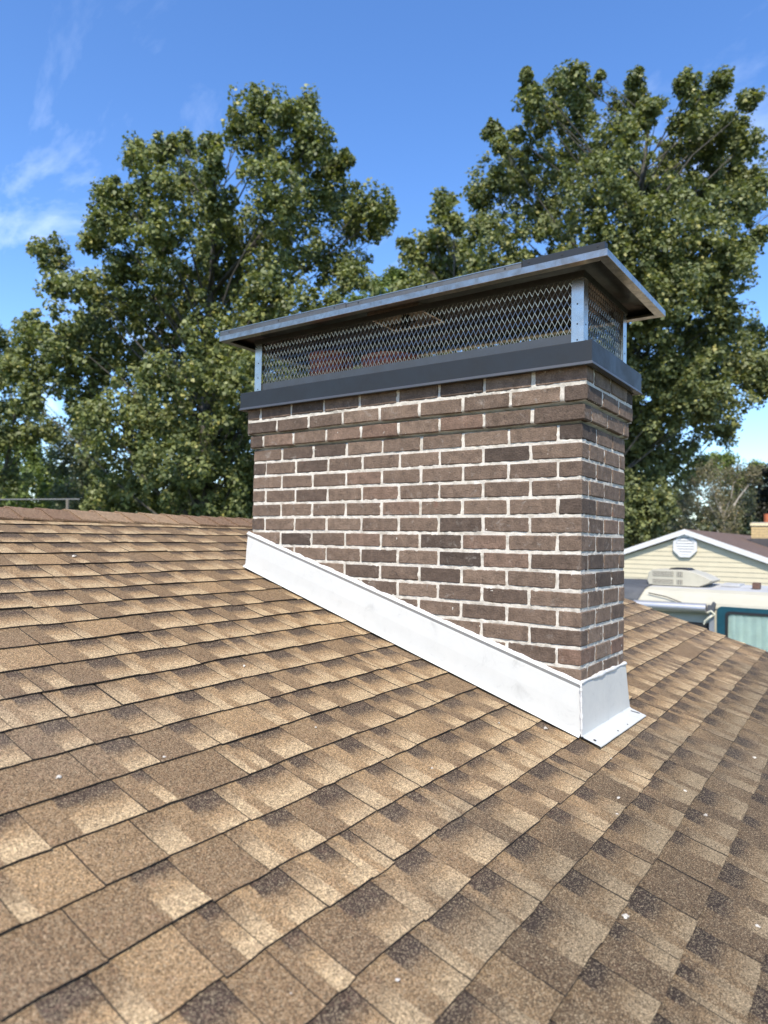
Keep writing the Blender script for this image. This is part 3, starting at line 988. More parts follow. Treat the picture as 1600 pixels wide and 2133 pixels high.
for (x, y, s, _), lb in zip(spots, clabels):
    bm = bmesh.new()
    bmesh.ops.create_icosphere(bm, subdivisions=2, radius=0.8)
    sx, sy, sz = s * crng.uniform(0.8, 1.3), s * crng.uniform(0.7, 1.2), s * 0.55
    for v in bm.verts:
        k_ = 1 + 0.95 * noise.noise(v.co * 1.4 + Vector((x * 9, y * 9, 0)))
        v.co = Vector((v.co.x * sx * k_, v.co.y * sy * k_, v.co.z * sz * k_))
    me = bpy.data.meshes.new('mortar_crumb'); bm.to_mesh(me); bm.free()
    o = link('mortar_crumb', me, None, M_MORTAR)
    o.location = (x, y, rz(x) + 0.0005)
    o.rotation_euler = (0, 0, crng.uniform(0, 3))
    tag(o, lb, 'crumb', 'mortar crumbs scattered on the shingles')

# ------------------------------------------------------------------ neighbouring house
GY = 14.5
nh = empty('neighbour_house', (-2.82, GY, GZ))
tag(nh, 'cream sided gable house with brown roof and white trim behind the camper', 'house')
M_SIDING = simple_mat('cream_vinyl', (0.55, 0.49, 0.345), 0.55, 0, 5, 0.05)
M_WHITE = simple_mat('white_trim', (0.62, 0.62, 0.61), 0.5, 0, 9, 0.05)
M_BROOF = simple_mat('brown_shingle_roof', (0.120, 0.078, 0.058), 0.9, 0, 9, 0.35, 0.3)
PX, PZ, SL = -2.82, 0.36, 0.362
HWD = 3.2
DEP = 13.0
ez = PZ - HWD * SL
b = MB()
b.prism([(PX - HWD + 0.25, GY + 0.05, GZ), (PX + HWD - 0.25, GY + 0.05, GZ), (PX + HWD - 0.25, GY + 0.05, ez + 0.02), (PX, GY + 0.05, PZ - 0.10), (PX - HWD + 0.25, GY + 0.05, ez + 0.02)], (0, DEP - 0.3, 0))
b.build('wall', M_SIDING, nh, recalc=True)
bp = 0.106
z = GZ + 0.2
while z < PZ - 0.22:
    z2 = z + bp
    hw0 = min(HWD - 0.25, (PZ - 0.11 - z) / SL); hw1 = min(HWD - 0.25, max(0.02, (PZ - 0.11 - z2) / SL))
    q = MB()
    q.prism([(PX - hw0, GY + 0.048, z), (PX + hw0, GY + 0.048, z), (PX + hw0, GY + 0.018, z), (PX - hw0, GY + 0.018, z)], (0, 0, 0.001))
    q.v = []; q.f = []; q.mi = []
    P0 = [(PX - hw0, GY + 0.025, z), (PX + hw0, GY + 0.025, z), (PX + hw1, GY + 0.036, z2), (PX - hw1, GY + 0.036, z2)]
    P1 = [(p[0], GY + 0.049, p[2]) for p in P0]
    q.face(P0)
    for k in range(4):
        k2 = (k + 1) % 4
        q.face([P0[k2], P0[k], P1[k], P1[k2]])
    q.build('siding_board', M_SIDING, nh)
    z = z2
b = MB()
for s in (-1, 1):
    b.prism([(PX, GY - 0.06, PZ + 0.05), (PX + s * (HWD + 0.2), GY - 0.06, PZ + 0.05 - SL * (HWD + 0.2)), (PX + s * (HWD + 0.2), GY - 0.06, PZ - 0.02 - SL * (HWD + 0.2)), (PX, GY - 0.06, PZ - 0.02)], (0, DEP + 0.08, 0))
nroof = b.build('roof', M_BROOF, nh, recalc=True)
for s in (-1, 1):
    b = MB()
    b.prism([(PX, GY - 0.09, PZ + 0.045), (PX + s * (HWD + 0.2), GY - 0.09, PZ + 0.045 - SL * (HWD + 0.2)), (PX + s * (HWD + 0.2), GY - 0.09, PZ - 0.075 - SL * (HWD + 0.2)), (PX, GY - 0.09, PZ - 0.075)], (0, 0.028, 0))
    b.build('rake_trim', M_WHITE, nh, recalc=True)
b = MB()
for s in (-1, 1):
    b.prism([(PX, GY - 0.06, PZ - 0.035), (PX + s * (HWD + 0.15), GY - 0.06, PZ - 0.035 - SL * (HWD + 0.15)), (PX + s * (HWD + 0.15), GY - 0.06, PZ - 0.05 - SL * (HWD + 0.15)), (PX, GY - 0.06, PZ - 0.05)], (0, 0.065, 0))
b.build('soffit', M_WHITE, nh, recalc=True)
# octagonal louvred vent
vz, vr = 0.02, 0.275
b = MB()
def octa(r_, y): return [(PX + r_ * math.cos(math.pi / 8 + k * math.pi / 4), y, vz + r_ * math.sin(math.pi / 8 + k * math.pi / 4)) for k in range(8)]
o1, o2, o3 = octa(vr, GY + 0.02), octa(vr, GY - 0.035), octa(vr * 0.76, GY - 0.035)
o4 = octa(vr * 0.76, GY + 0.012)
for k in range(8):
    k2 = (k + 1) % 8
    b.face([o1[k], o1[k2], o2[k2], o2[k]]); b.face([o2[k], o2[k2], o3[k2], o3[k]]); b.face([o3[k], o3[k2], o4[k2], o4[k]])
vent = b.build('gable_vent', M_WHITE, nh, recalc=True)
for k in range(6):
    zz = vz - 0.185 + k * 0.062
    q = MB(); hh = min(vr * 0.70, vr * 0.76 - max(0, abs(zz + 0.02 - vz) - 0.09))
    q.prism([(PX - hh, GY - 0.026, zz), (PX - hh, GY + 0.006, zz + 0.02), (PX - hh, GY + 0.006, zz + 0.050), (PX - hh, GY - 0.020, zz + 0.046)], (2 * hh, 0, 0))
    q.build('slat', M_WHITE, vent, recalc=True)
b = MB(); b.prism([(p[0], GY + 0.012, p[2]) for p in octa(vr * 0.75, 0)], (0, 0.004, 0))
b.build('vent_backing', simple_mat('vent_shadow_grey', (0.16, 0.16, 0.16), 0.8), vent, recalc=True)
# yellow brick chimney
M_YB = simple_mat('yellow_brick', (0.52, 0.38, 0.19), 0.85, 0, 20, 0.25, 0.3)
M_YM = simple_mat('buff_mortar', (0.36, 0.29, 0.20), 0.9, 0, 20, 0.2)
NCX, NCY = -2.17, 19.5
cz0, cz1 = -0.2, 0.62
b = MB(); b.box(NCX + 0.012, NCX + 0.788, NCY + 0.012, NCY + 0.488, cz0, cz1 - 0.01)
nch = b.build('chimney', M_YM, nh)
nch['label'] = 'yellow brick chimney with a pale cap course'
zz = cz0
r_i = 0
while zz < cz1 - 0.03:
    x = NCX - (0.1 if r_i % 2 else 0)
    while x < NCX + 0.79:
        q = MB(); q.box(max(x, NCX), min(x + 0.19, NCX + 0.8), NCY, NCY + 0.09, zz, min(zz + 0.062, cz1))
        q.build('brick', M_YB, nch)
        x += 0.2
    for yy in ((NCY + 0.1, NCY + 0.29), (NCY + 0.3, NCY + 0.49)):
        q = MB(); q.box(NCX, NCX + 0.09, yy[0], yy[1], zz, min(zz + 0.062, cz1)); q.build('brick', M_YB, nch)
    zz += 0.072; r_i += 1
b = MB(); b.box(NCX - 0.025, NCX + 0.825, NCY - 0.025, NCY + 0.525, cz1, cz1 + 0.075)
b.build('cap_course', simple_mat('pale_yellow_brick', (0.66, 0.56, 0.36), 0.8, 0, 20, 0.15), nch)
b = MB(); b.box(NCX + 0.01, NCX + 0.79, NCY + 0.01, NCY + 0.49, cz1 + 0.075, cz1 + 0.10)
b.build('cement_wash', M_CROWN, nch)
b = MB(); b.tube([(NCX + 0.42, NCY + 0.26, cz1 + 0.09), (NCX + 0.42, NCY + 0.26, cz1 + 0.34)], 0.14, 16)
b.build('flue_pot', simple_mat('orange_clay', (0.42, 0.12, 0.05), 0.8, 0, 10, 0.2), nch)
b = MB(); b.box(NCX - 0.02, NCX + 0.82, NCY - 0.03, NCY + 0.52, -0.25, 0.27)
b.build('lead_flashing', simple_mat('dark_flashing', (0.06, 0.055, 0.055), 0.7, 0, 12, 0.2), nch)

# ------------------------------------------------------------------ parked camper
cv = empty('camper_trailer', (0.6, 9.8, GZ))
tag(cv, 'cream camper with rooftop air conditioner, rolled awning and teal framed window', 'camper')
M_CREAM = simple_mat('cream_fibreglass', (0.44, 0.415, 0.325), 0.5, 0, 4, 0.06)
M_ROOFW = simple_mat('weathered_white_roof', (0.42, 0.42, 0.41), 0.7, 0, 5, 0.14)
M_ALU = make_metal('awning_aluminium', (0.50, 0.50, 0.50), 0.4, 0.12, 8, 0.8)
M_TEAL = simple_mat('teal_stripe', (0.009, 0.058, 0.082), 0.4, 0, 12, 0.15)
M_MINT = simple_mat('mint_curtain', (0.50, 0.62, 0.52), 0.9, 0, 8, 0.07)
M_BLACK = simple_mat('black_rubber', (0.012, 0.012, 0.013), 0.6)
M_GREYV = simple_mat('grey_vinyl', (0.075, 0.078, 0.082), 0.6, 0, 7, 0.2, 0.3, 0.5, 14)
SY, RX0, RX1 = 8.6, -2.75, 4.2
sec = [(SY, -3.25), (SY, -0.86), (SY + 0.015, -0.80), (SY + 0.05, -0.72), (SY + 0.12, -0.655), (SY + 0.25, -0.615)]
sec2 = [(SY + 0.25, -0.615), (SY + 1.2, -0.575), (SY + 2.2, -0.615)]
sec3 = [(SY + 2.2, -0.615), (SY + 2.4, -0.70), (SY + 2.45, -0.86), (SY + 2.45, -3.25)]
b = MB()
for s_, mi in ((sec, 0), (sec2, 1), (sec3, 0)):
    nxs = [RX0 + (RX1 - RX0) * i / 20 for i in range(21)]
    b.grid([[(x, y, z_) for x in nxs] for y, z_ in s_], mi)
for x in (RX0, RX1):
    b.face([(x, y, z_) for y, z_ in sec + sec2[1:] + sec3[1:]], 0)
b.face([(RX0, SY, -3.25), (RX1, SY, -3.25), (RX1, SY + 2.45, -3.25), (RX0, SY + 2.45, -3.25)])
b.build('body', [M_CREAM, M_ROOFW], cv, recalc=True)
b = MB(); b.box(-2.2, RX1 - 0.01, SY - 0.018, SY + 0.004, -0.875, -0.848)
b.build('drip_rail', M_CREAM, cv)
# air conditioner: flat-backed shroud with a pointed nose
b = MB()
acx0, acx1, acy0, acy1, acz = -2.20, -1.24, 9.05, 9.75, -0.60
prof = [(acx0 + 0.02, acz), (acx0 - 0.01, acz + 0.07), (acx0 + 0.02, acz + 0.20), (acx0 + 0.07, acz + 0.245), (acx0 + 0.50, acz + 0.255), (acx0 + 0.62, acz + 0.245), (acx0 + 0.76, acz + 0.205), (acx0 + 0.88, acz + 0.155), (acx0 + 0.965, acz + 0.105), (acx0 + 0.93, acz + 0.07), (acx0 + 0.78, acz)]
secs = []
for (yy, ins) in ((acy0 + 0.0, 0.045), (acy0 + 0.03, 0.012), (acy0 + 0.07, 0.0), (acy1 - 0.07, 0.0), (acy1 - 0.03, 0.012), (acy1, 0.045)):
    mx_, mz_ = acx0 + 0.45, acz + 0.10
    secs.append([(mx_ + (x - mx_) * (1 - ins), yy, mz_ + (z_ - mz_) * (1 - 2 * ins)) for x, z_ in prof])
for i in range(len(secs) - 1):
    for k in range(len(prof)):
        k2 = (k + 1) % len(prof)
        b.face([secs[i][k], secs[i][k2], secs[i + 1][k2], secs[i + 1][k]])
b.face(secs[0]); b.face(list(reversed(secs[-1])))
ac = b.build('air_conditioner', simple_mat('aged_cream_plastic', (0.44, 0.41, 0.32), 0.5, 0, 6, 0.08), cv, recalc=True)
ac['label'] = 'cream rooftop air conditioner with four grilles and a pointed nose'
M_GRILL = simple_mat('grille_grey', (0.17, 0.155, 0.13), 0.7)
for gx0, gx1, gz0, gz1 in ((0.09, 0.40, 0.145, 0.225), (0.45, 0.535, 0.145, 0.225), (0.09, 0.40, 0.03, 0.10), (0.45, 0.535, 0.03, 0.10)):
    q = MB(); q.box(acx0 + gx0, acx0 + gx1, acy0 - 0.004, acy0 + 0.05, acz + gz0, acz + gz1)
    g = q.build('grille', M_GRILL, ac)
    n_ = max(2, int((gx1 - gx0) / 0.022))
    for k in range(n_):
        q = MB(); xx = acx0 + gx0 + (k + 0.5) * (gx1 - gx0) / n_
        q.box(xx - 0.004, xx + 0.004, acy0 - 0.008, acy0 - 0.004, acz + gz0, acz + gz1)
        q.build('louvre', M_CREAM, ac)
q = MB(); q.prism([(acx0 + 0.30, acy0 + 0.12, acz + 0.253), (acx0 + 0.62, acy0 + 0.12, acz + 0.248), (acx0 + 0.56, acy0 + 0.12, acz + 0.278), (acx0 + 0.34, acy0 + 0.12, acz + 0.278)], (0, 0.4, 0))
q.build('top_vent', M_BLACK, ac, recalc=True)
# roof clutter: hatch, vent and antenna
q = MB(); q.box(-0.72, -0.62, 9.2, 9.35, -0.59, -0.50); q.build('roof_vent', simple_mat('rust_brown', (0.11, 0.06, 0.042), 0.8, 0, 20, 0.3), cv)
q = MB(); q.box(-1.18, -0.92, 9.4, 9.9, -0.585, -0.55); q.build('roof_hatch', M_ROOFW, cv)
q = MB(); q.box(-0.42, 0.05, 9.15, 9.55, -0.60, -0.535); q.tube([(-0.50, 9.15, -0.60), (-0.47, 9.15, -0.52), (-0.40, 9.15, -0.56)], 0.012, 6); q.build('antenna_base', M_ALU, cv)
# awning roll with its arm, bracket and tie cord
q = MB(); q.tube([(-2.24, SY - 0.09, -0.885), (-1.22, SY - 0.09, -0.875)], 0.072, 18); q.build('awning_roll', M_ALU, cv, smooth=False)
q = MB(); q.box(-1.185, -1.120, SY - 0.07, SY - 0.02, -2.9, -0.90); q.build('awning_arm', M_ALU, cv)
q = MB()
q.prism([(-1.215, SY - 0.10, -0.92), (-1.12, SY - 0.10, -0.92), (-1.10, SY - 0.10, -0.80), (-1.13, SY - 0.10, -0.77), (-1.16, SY - 0.10, -0.83), (-1.20, SY - 0.10, -0.82)], (0, 0.09, 0)); q.build('bracket', simple_mat('dark_bracket', (0.07, 0.075, 0.085), 0.6), cv, recalc=True)
q = MB()
q.tube([(-1.2, SY - 0.11, -0.93), (-1.15, SY - 0.13, -0.90), (-1.10, SY - 0.11, -0.95), (-1.16, SY - 0.13, -0.99), (-1.24, SY - 0.11, -1.06)], 0.016, 6)
q.tube([(-1.13, SY - 0.11, -0.96), (-1.19, SY - 0.12, -1.0), (-1.25, SY - 0.11, -1.10)], 0.010, 6)
q.build('tie_cord', simple_mat('pale_rope', (0.62, 0.60, 0.46), 0.9), cv)
q = MB(); q.tube([(-2.06, SY + 0.02, -0.70), (-1.8, SY - 0.005, -0.74), (-1.5, SY - 0.02, -0.84), (-1.28, SY - 0.10, -0.93)], 0.008, 6); q.build('cable', M_BLACK, cv)
q = MB(); q.box(-1.62, -1.19, SY - 0.006, SY + 0.01, -1.9, -1.09); q.build('hatch_opening', M_BLACK, cv)
# window: rounded teal surround, black gasket, curtain behind glass
def rrect(x0, x1, z0, z1, r_, y, n_=6):
    pts = []
    for cx_, cz_, a0 in ((x1 - r_, z1 - r_, 0), (x0 + r_, z1 - r_, 90), (x0 + r_, z0 + r_, 180), (x1 - r_, z0 + r_, 270)):
        for k in range(n_ + 1):
            a_ = R(a0 + 90 * k / n_)
            pts.append((cx_ + r_ * math.cos(a_), y, cz_ + r_ * math.sin(a_)))
    return pts
def frame_(outer, inner, y0, y1):
    b = MB(); n_ = len(outer)
    f = lambda P, y: [(p[0], y, p[2]) for p in P]
    oa, ob, ia, ib = f(outer, y0), f(outer, y1), f(inner, y0), f(inner, y1)
    for k in range(n_):
        k2 = (k + 1) % n_
        b.face([oa[k], oa[k2], ia[k2], ia[k]]); b.face([oa[k], ob[k], ob[k2], oa[k2]]); b.face([ia[k], ia[k2], ib[k2], ib[k]])
    return b
wx0, wx1, wz0, wz1 = -1.09, 0.55, -1.85, -0.835
win = frame_(rrect(wx0, wx1, wz0, wz1, 0.07, 0), rrect(wx0 + 0.11, wx1 - 0.11, wz0 + 0.09, wz1 - 0.065, 0.06, 0), SY - 0.022, SY + 0.01).build('window', M_TEAL, cv, recalc=True)
frame_(rrect(wx0 + 0.108, wx1 - 0.108, wz0 + 0.088, wz1 - 0.063, 0.06, 0), rrect(wx0 + 0.145, wx1 - 0.145, wz0 + 0.125, wz1 - 0.10, 0.045, 0), SY - 0.03, SY + 0.01).build('gasket', M_BLACK, win, recalc=True)
b = MB()
cx_ = [wx0 + 0.12 + (wx1 - wx0 - 0.24) * i / 120 for i in range(121)]
b.grid([[(x, SY - 0.008 + 0.006 * math.sin(x * 58 + 1.2 * math.sin(x * 7)) + 0.001 * math.sin(x * 131), z_) for x in cx_] for z_ in (wz0 + 0.1, wz1 - 0.08)])
b.build('curtain', M_MINT, win, smooth=True)
gmat, N, Lk, P = new_mat('window_glass')
P.inputs['Base Color'].default_value = (0.95, 1, 0.98, 1); P.inputs['Roughness'].default_value = 0.03
P.inputs['Transmission Weight'].default_value = 1.0; P.inputs['IOR'].default_value = 1.1
b = MB(); b.face([(p[0], SY - 0.020, p[2]) for p in rrect(wx0 + 0.125, wx1 - 0.125, wz0 + 0.105, wz1 - 0.08, 0.05, 0)])
b.build('glass', gmat, win)
for wx in (0.4, 1.4):
    q = MB(); q.tube([(wx, SY + 0.1, GZ + 0.34), (wx, SY + 0.32, GZ + 0.34)], 0.34, 20); t_ = q.build('tyre', M_BLACK, cv)
    q = MB(); q.tube([(wx, SY + 0.09, GZ + 0.34), (wx, SY + 0.13, GZ + 0.34)], 0.19, 16); q.build('rim', M_ALU, t_)
q = MB(); q.box(-2.5, -2.4, SY + 1.15, SY + 1.3, GZ, -3.25); q.build('jack_leg', M_BLACK, cv)
# grey vinyl cover over the camper's left end
b = MB()
full = sec + sec2[1:] + sec3[1:]
mid_y, off = SY + 1.22, 0.018
rowsT = []
for i in range(15):
    t = i / 14
    row = []
    for j, (y, z_) in enumerate(full):
        frac = max(0, min(1, (-0.615 - z_) / 0.4))
        x = -2.79 + (0.68 - 0.20 * frac) * t
        wob = 0.012 * noise.noise(Vector((x * 5, y * 5, z_ * 5)))
        yy = y + (-off if y < mid_y else off) * (1 if z_ < -0.66 else 0) + wob * (1 if abs(y - mid_y) > 1 else 0)
        zz = max(z_, -1.9) + (off if z_ > -0.66 else 0) + abs(wob)
        row.append((x, yy, zz))
    rowsT.append(row)
b.grid(rowsT)
tarp = b.build('vinyl_cover', M_GREYV, None)
tag(tarp, 'grey vinyl cover pulled over the left end of the cream camper', 'tarp')

# ------------------------------------------------------------------ slim bar on a post, left background
M_BAR = simple_mat('pale_grey_metal', (0.13, 0.13, 0.125), 0.7)
bar = empty('metal_crossbar', (-11.9, 5.4, GZ))
tag(bar, 'thin pale grey bar on a slim post before the trees at the left', 'pole')
b = MB(); b.tube([(-13.45, 4.35, 0.70), (-12.15, 5.28, 0.735)], 0.015, 8); b.build('bar', M_BAR, bar)
b = MB(); b.tube([(-12.35, 5.14, GZ), (-12.35, 5.14, 0.73)], 0.03, 8); b.build('post', simple_mat('weathered_post', (0.16, 0.14, 0.11), 0.9), bar)

# ------------------------------------------------------------------ trees
def make_leaf(name, hue, val):
    mt, N, Lk, P = new_mat(name)
    at = nd(N, 'ShaderNodeAttribute', attribute_name='lcol')
    sc = N.new('ShaderNodeSeparateColor'); Lk.new(at.outputs['Color'], sc.inputs[0])
    g = tuple(c * val for c in hue)
    c = ramp_(N, Lk, sc.outputs[0], (0.0, tuple(q * 0.55 for q in g)), (0.45, g), (0.85, (g[0] * 1.5, g[1] * 1.38, g[2] * 1.2)), (1.0, (g[0] * 2.2, g[1] * 1.75, g[2] * 1.4)))
    P.inputs['Roughness'].default_value = 0.5
    P.inputs['Specular IOR Level'].default_value = 0.36
    Lk.new(c, P.inputs['Base Color'])
    tr = N.new('ShaderNodeBsdfTranslucent')
    Lk.new(mix_(N, Lk, 1.0, c, (1.25, 1.3, 0.55), 'MULTIPLY'), tr.inputs[0])
    ms = N.new('ShaderNodeMixShader'); ms.inputs[0].default_value = 0.28
    Lk.new(P.outputs[0], ms.inputs[1]); Lk.new(tr.outputs[0], ms.inputs[2])
    Lk.new(ms.outputs[0], N['Material Output'].inputs[0])
    return mt
def make_bark(name, col):
    return simple_mat(name, col, 0.9, 0, 7, 0.4, 0.6, 0.3, 30)
M_BARKG = make_bark('grey_bark', (0.14, 0.125, 0.105))
M_BARKW = make_bark('pale_bark', (0.085, 0.078, 0.066))
M_BARKP = make_bark('birch_bark', (0.42, 0.39, 0.35))
M_LEAF_A = make_leaf('poplar_leaf', (0.160, 0.188, 0.072), 1.0)
M_LEAF_B = make_leaf('maple_leaf', (0.156, 0.182, 0.074), 1.0)
M_LEAF_C = make_leaf('bright_leaf', (0.130, 0.180, 0.048), 1.0)
M_LEAF_D = make_leaf('grey_green_leaf', (0.110, 0.130, 0.070), 0.95)
M_LEAF_E = make_leaf('brown_leaf', (0.175, 0.165, 0.105), 1.0)
M_LEAF_F = make_leaf('dark_leaf', (0.030, 0.030, 0.018), 0.8)

def crown_mesh(name, blobs, leaf, dens, seed, clump=0.34, per=46, mat=None, hang=0.25):
    g = np.random.default_rng(seed)
    C, CR, BB = [], [], []
    for (x, y, z, r_) in blobs:
        nc = max(3, int(dens * (5 + 11 * r_ * r_ + 3 * r_)))
        d = g.normal(size=(nc, 3)); d /= np.linalg.norm(d, axis=1)[:, None]
        rad = r_ * g.random(nc) ** 0.42 * np.where(g.random(nc) < 0.28, 1.30, 0.95)
        p = d * rad[:, None] * np.array([1.0, 1.0, 0.95]) + np.array([x, y, z])
        C.append(p); CR.append(np.minimum(clump * g.uniform(0.45, 1.35, nc), r_ * 0.8))
        BB.append(g.uniform(-0.12, 0.12, nc))
    C = np.concatenate(C); CR = np.concatenate(CR); BB = np.concatenate(BB)
    n = len(C) * per
    ci = np.repeat(np.arange(len(C)), per)
    d = g.normal(size=(n, 3)); d /= np.linalg.norm(d, axis=1)[:, None]
    pos = C[ci] + d * (CR[ci] * g.random(n) ** 0.45)[:, None]
    # leaf frame: outward, drooping normals with jitter
    nr = d * 0.55 + np.array([0.12, -0.15, 0.6]) + g.normal(size=(n, 3)) * 0.55
    nr /= np.linalg.norm(nr, axis=1)[:, None]
    ax = g.normal(size=(n, 3)) + np.array([0, 0, -hang])
    ax -= nr * np.sum(ax * nr, axis=1)[:, None]; ax /= np.linalg.norm(ax, axis=1)[:, None]
    bx = np.cross(nr, ax)
    s = leaf * g.uniform(0.45, 1.35, n)[:, None]
    v0 = pos - ax * s * 0.5
    v1 = pos + bx * s * 0.42 - ax * s * 0.08 + nr * s * 0.10
    v2 = pos + ax * s * 0.55 - nr * s * 0.05
    v3 = pos - bx * s * 0.42 - ax * s * 0.08 + nr * s * 0.10
    V = np.stack([v0, v1, v2, v3], 1).reshape(-1, 3)
    me = bpy.data.meshes.new(name)
    me.vertices.add(len(V)); me.vertices.foreach_set('co', V.ravel().astype(np.float32))
    me.loops.add(n * 4); me.loops.foreach_set('vertex_index', np.arange(n * 4, dtype=np.int32))
    me.polygons.add(n)
    me.polygons.foreach_set('loop_start', np.arange(0, n * 4, 4, dtype=np.int32))
    me.polygons.foreach_set('loop_total', np.full(n, 4, dtype=np.int32))
    me.update(calc_edges=True)
    ca = me.color_attributes.new('lcol', 'FLOAT_COLOR', 'POINT')
    val = np.clip(g.normal(0.46, 0.27, n) + BB[ci], 0, 1)
    cc = np.repeat(np.stack([val, val, val, np.ones(n)], 1), 4, axis=0)
    ca.data.foreach_set('color', cc.ravel().astype(np.float32))
    if mat: me.materials.append(mat)
    return me

def tree(name, label, spec, leaf, dens, mat, bark, r0, seed, group, per=46, clump=0.34, limb=1.0):
    g = random.Random(seed)
    bx_, by_ = spec['base']
    t = empty(name, (bx_, by_, GZ))
    tag(t, label, 'tree', group)
    bl = spec['blobs']
    topz = max(b_[2] for b_ in bl)
    cxm = sum(b_[0] for b_ in bl) / len(bl); cym = sum(b_[1] for b_ in bl) / len(bl)
    tp = []
    nseg = 9
    for i in range(nseg + 1):
        q = i / nseg
        tp.append(Vector((bx_ + (cxm - bx_) * q + 0.25 * math.sin(q * 5 + seed), by_ + (cym - by_) * q + 0.2 * math.cos(q * 4 + seed), GZ + (topz - 2.2 - GZ) * q)))
    m_ = MB()
    m_.tube(tp, [r0 * (1 - 0.93 * (i / nseg) ** 0.8) + 0.012 for i in range(nseg + 1)], 9)
    for (x, y, z_, r_) in bl:
        e = Vector((x, y, z_))
        hz = max(GZ + 1.2, z_ - 0.9 - 0.75 * math.hypot(x - cxm, y - cym))
        q = min(max((hz - GZ) / (topz - 2.2 - GZ), 0.08), 0.97) * nseg
        i0 = min(int(q), nseg - 1)
        s = tp[i0].lerp(tp[i0 + 1], q - i0)
        rr = max(0.02, min(r0 * (1 - 0.93 * (q / nseg) ** 0.8) * 0.6, min(0.045, 0.014 + 0.008 * (e - s).length)))
        rr *= limb
        mid = s.lerp(e, 0.5) + Vector((g.uniform(-.2, .2), g.uniform(-.2, .2), 0.12 * (e - s).length * g.uniform(-0.5, 1)))
        pts = [s, s.lerp(mid, 0.55), mid, mid.lerp(e, 0.6) + Vector((g.uniform(-.1, .1), g.uniform(-.1, .1), g.uniform(-.05, .1))), e]
        m_.tube(pts, [rr, rr * 0.8, rr * 0.6, rr * 0.36, 0.010], 6)
        # twigs
        for k in range(3 + int(4 * r_)):
            d = Vector((g.gauss(0, 1), g.gauss(0, 1), g.gauss(0.3, 1))).normalized() * r_ * g.uniform(0.6, 0.95)
            a = pts[3].lerp(pts[4], g.random())
            m_.tube([a, a + d * 0.5 + Vector((0, 0, 0.05)), e + d * 0.8], [0.012, 0.008, 0.004], 4, cap=False)
    m_.build('trunk', bark, t, smooth=True)
    me = crown_mesh('crown', bl, leaf, dens, seed, clump, per, mat)
    link('crown', me, t)
    return t

TREE_L = dict(base=(-14.43, 11.12), blobs=[(-13.17,10.79,12.08,0.53), (-12.99,9.95,11.15,0.38), (-14.28,11.5,11.66,0.64), (-12.08,10.68,11.27,0.58), (-12.53,11.98,12.28,0.39), (-12.51,11.3,10.64,1.07), (-11.34,11.22,10.57,0.51), (-11.91,12.46,10.58,0.52), (-11.62,9.73,8.65,0.88), (-12.25,11.85,9.44,0.95), (-13.08,9.07,10.02,0.27), (-12.92,9.16,9.59,0.27), (-11.44,12.56,10.86,0.19), (-12.52,13.53,10.27,0.66), (-10.52,12.43,9.21,0.49), (-10.51,13.14,9.22,0.32), (-11.56,13.28,9.19,0.55), (-11.37,14.09,9.31,0.29), (-16.65,9.43,11.11,0.45), (-15.28,9.39,10.8,0.45), (-17.12,11.37,12.46,0.34), (-13.97,8.11,9.03,0.63), (-16.69,11.36,11.25,0.74), (-13.79,9.65,8.89,0.82), (-15.46,7.83,8.88,0.47), (-15.34,7.65,7.99,0.49), (-16.54,8.03,8.04,0.31), (-18,10.25,9.88,0.95), (-14.11,8.62,7.8,0.99), (-15.09,10.85,8.65,1.24), (-14.42,11.73,8.81,1.22), (-12.42,11.31,7.92,0.99), (-12.06,12.72,8.05,0.81), (-10.3,11.53,6.88,0.5), (-10.77,10.59,5.87,0.55), (-12.06,10.35,6.42,1), (-15.49,11.43,7.41,1.38), (-15.5,9.47,6.95,1.18), (-15.86,8.44,7.17,0.78), (-18.76,8.04,8.15,0.53), (-18.18,7.85,7.13,0.38), (-16.72,7.9,6.71,0.55), (-18.71,9.73,7.07,1.01), (-19.5,8.01,6,0.57), (-17.09,7.55,5.37,0.88), (-19.21,7.7,4.76,0.66), (-18.07,8.44,4.49,1.04), (-18.74,10.39,5.72,1.37), (-16.92,10.82,5.86,1.4), (-13.48,9.93,5.14,1.22), (-15.44,13.63,6.63,0.94), (-15.73,7.92,2.96,0.75), (-15.92,9.34,3.6,1.07), (-16.41,11.38,4.28,1.4), (-12.73,9.64,3.71,0.99), (-16.72,9.33,2.15,1.1), (-13.77,8.72,2.06,1.16), (-15.19,11.52,2.59,1.36), (-15.99,11.16,1,1.29), (-14.4,11.42,0.99,0.97), (-17.34,10.45,0.99,1.16), (-13.22,10.83,2.13,0.79), (-13.81,12.2,0.88,1.13), (-17.35,9.18,0.78,0.83), (-18.91,8.02,5.21,0.84), (-17.3,8.53,5.37,0.81), (-18.06,10.75,6.93,1.06), (-17.45,12.12,7.2,1.1), (-13.71,11.15,6.29,0.82), (-15.05,11.68,5.2,1.01), (-13.67,8.29,3.81,0.84), (-15.84,11.32,3.19,1.16), (-16.63,10.36,3.11,1), (-18.29,10.41,1.6,0.89), (-15.4,12.44,3.6,1.05), (-13.93,10.29,1.45,1.05), (-15.37,9.81,1.46,0.94), (-14.35,11.93,1.45,0.85), (-11.43,9.7,4.06,0.83), (-12.58,11.97,4.94,0.82), (-12.04,10.71,2.82,0.88), (-10.81,11.11,5.52,0.62), (-18.12,7.24,3.73,0.39), (-18.83,9.21,3.85,0.58)])
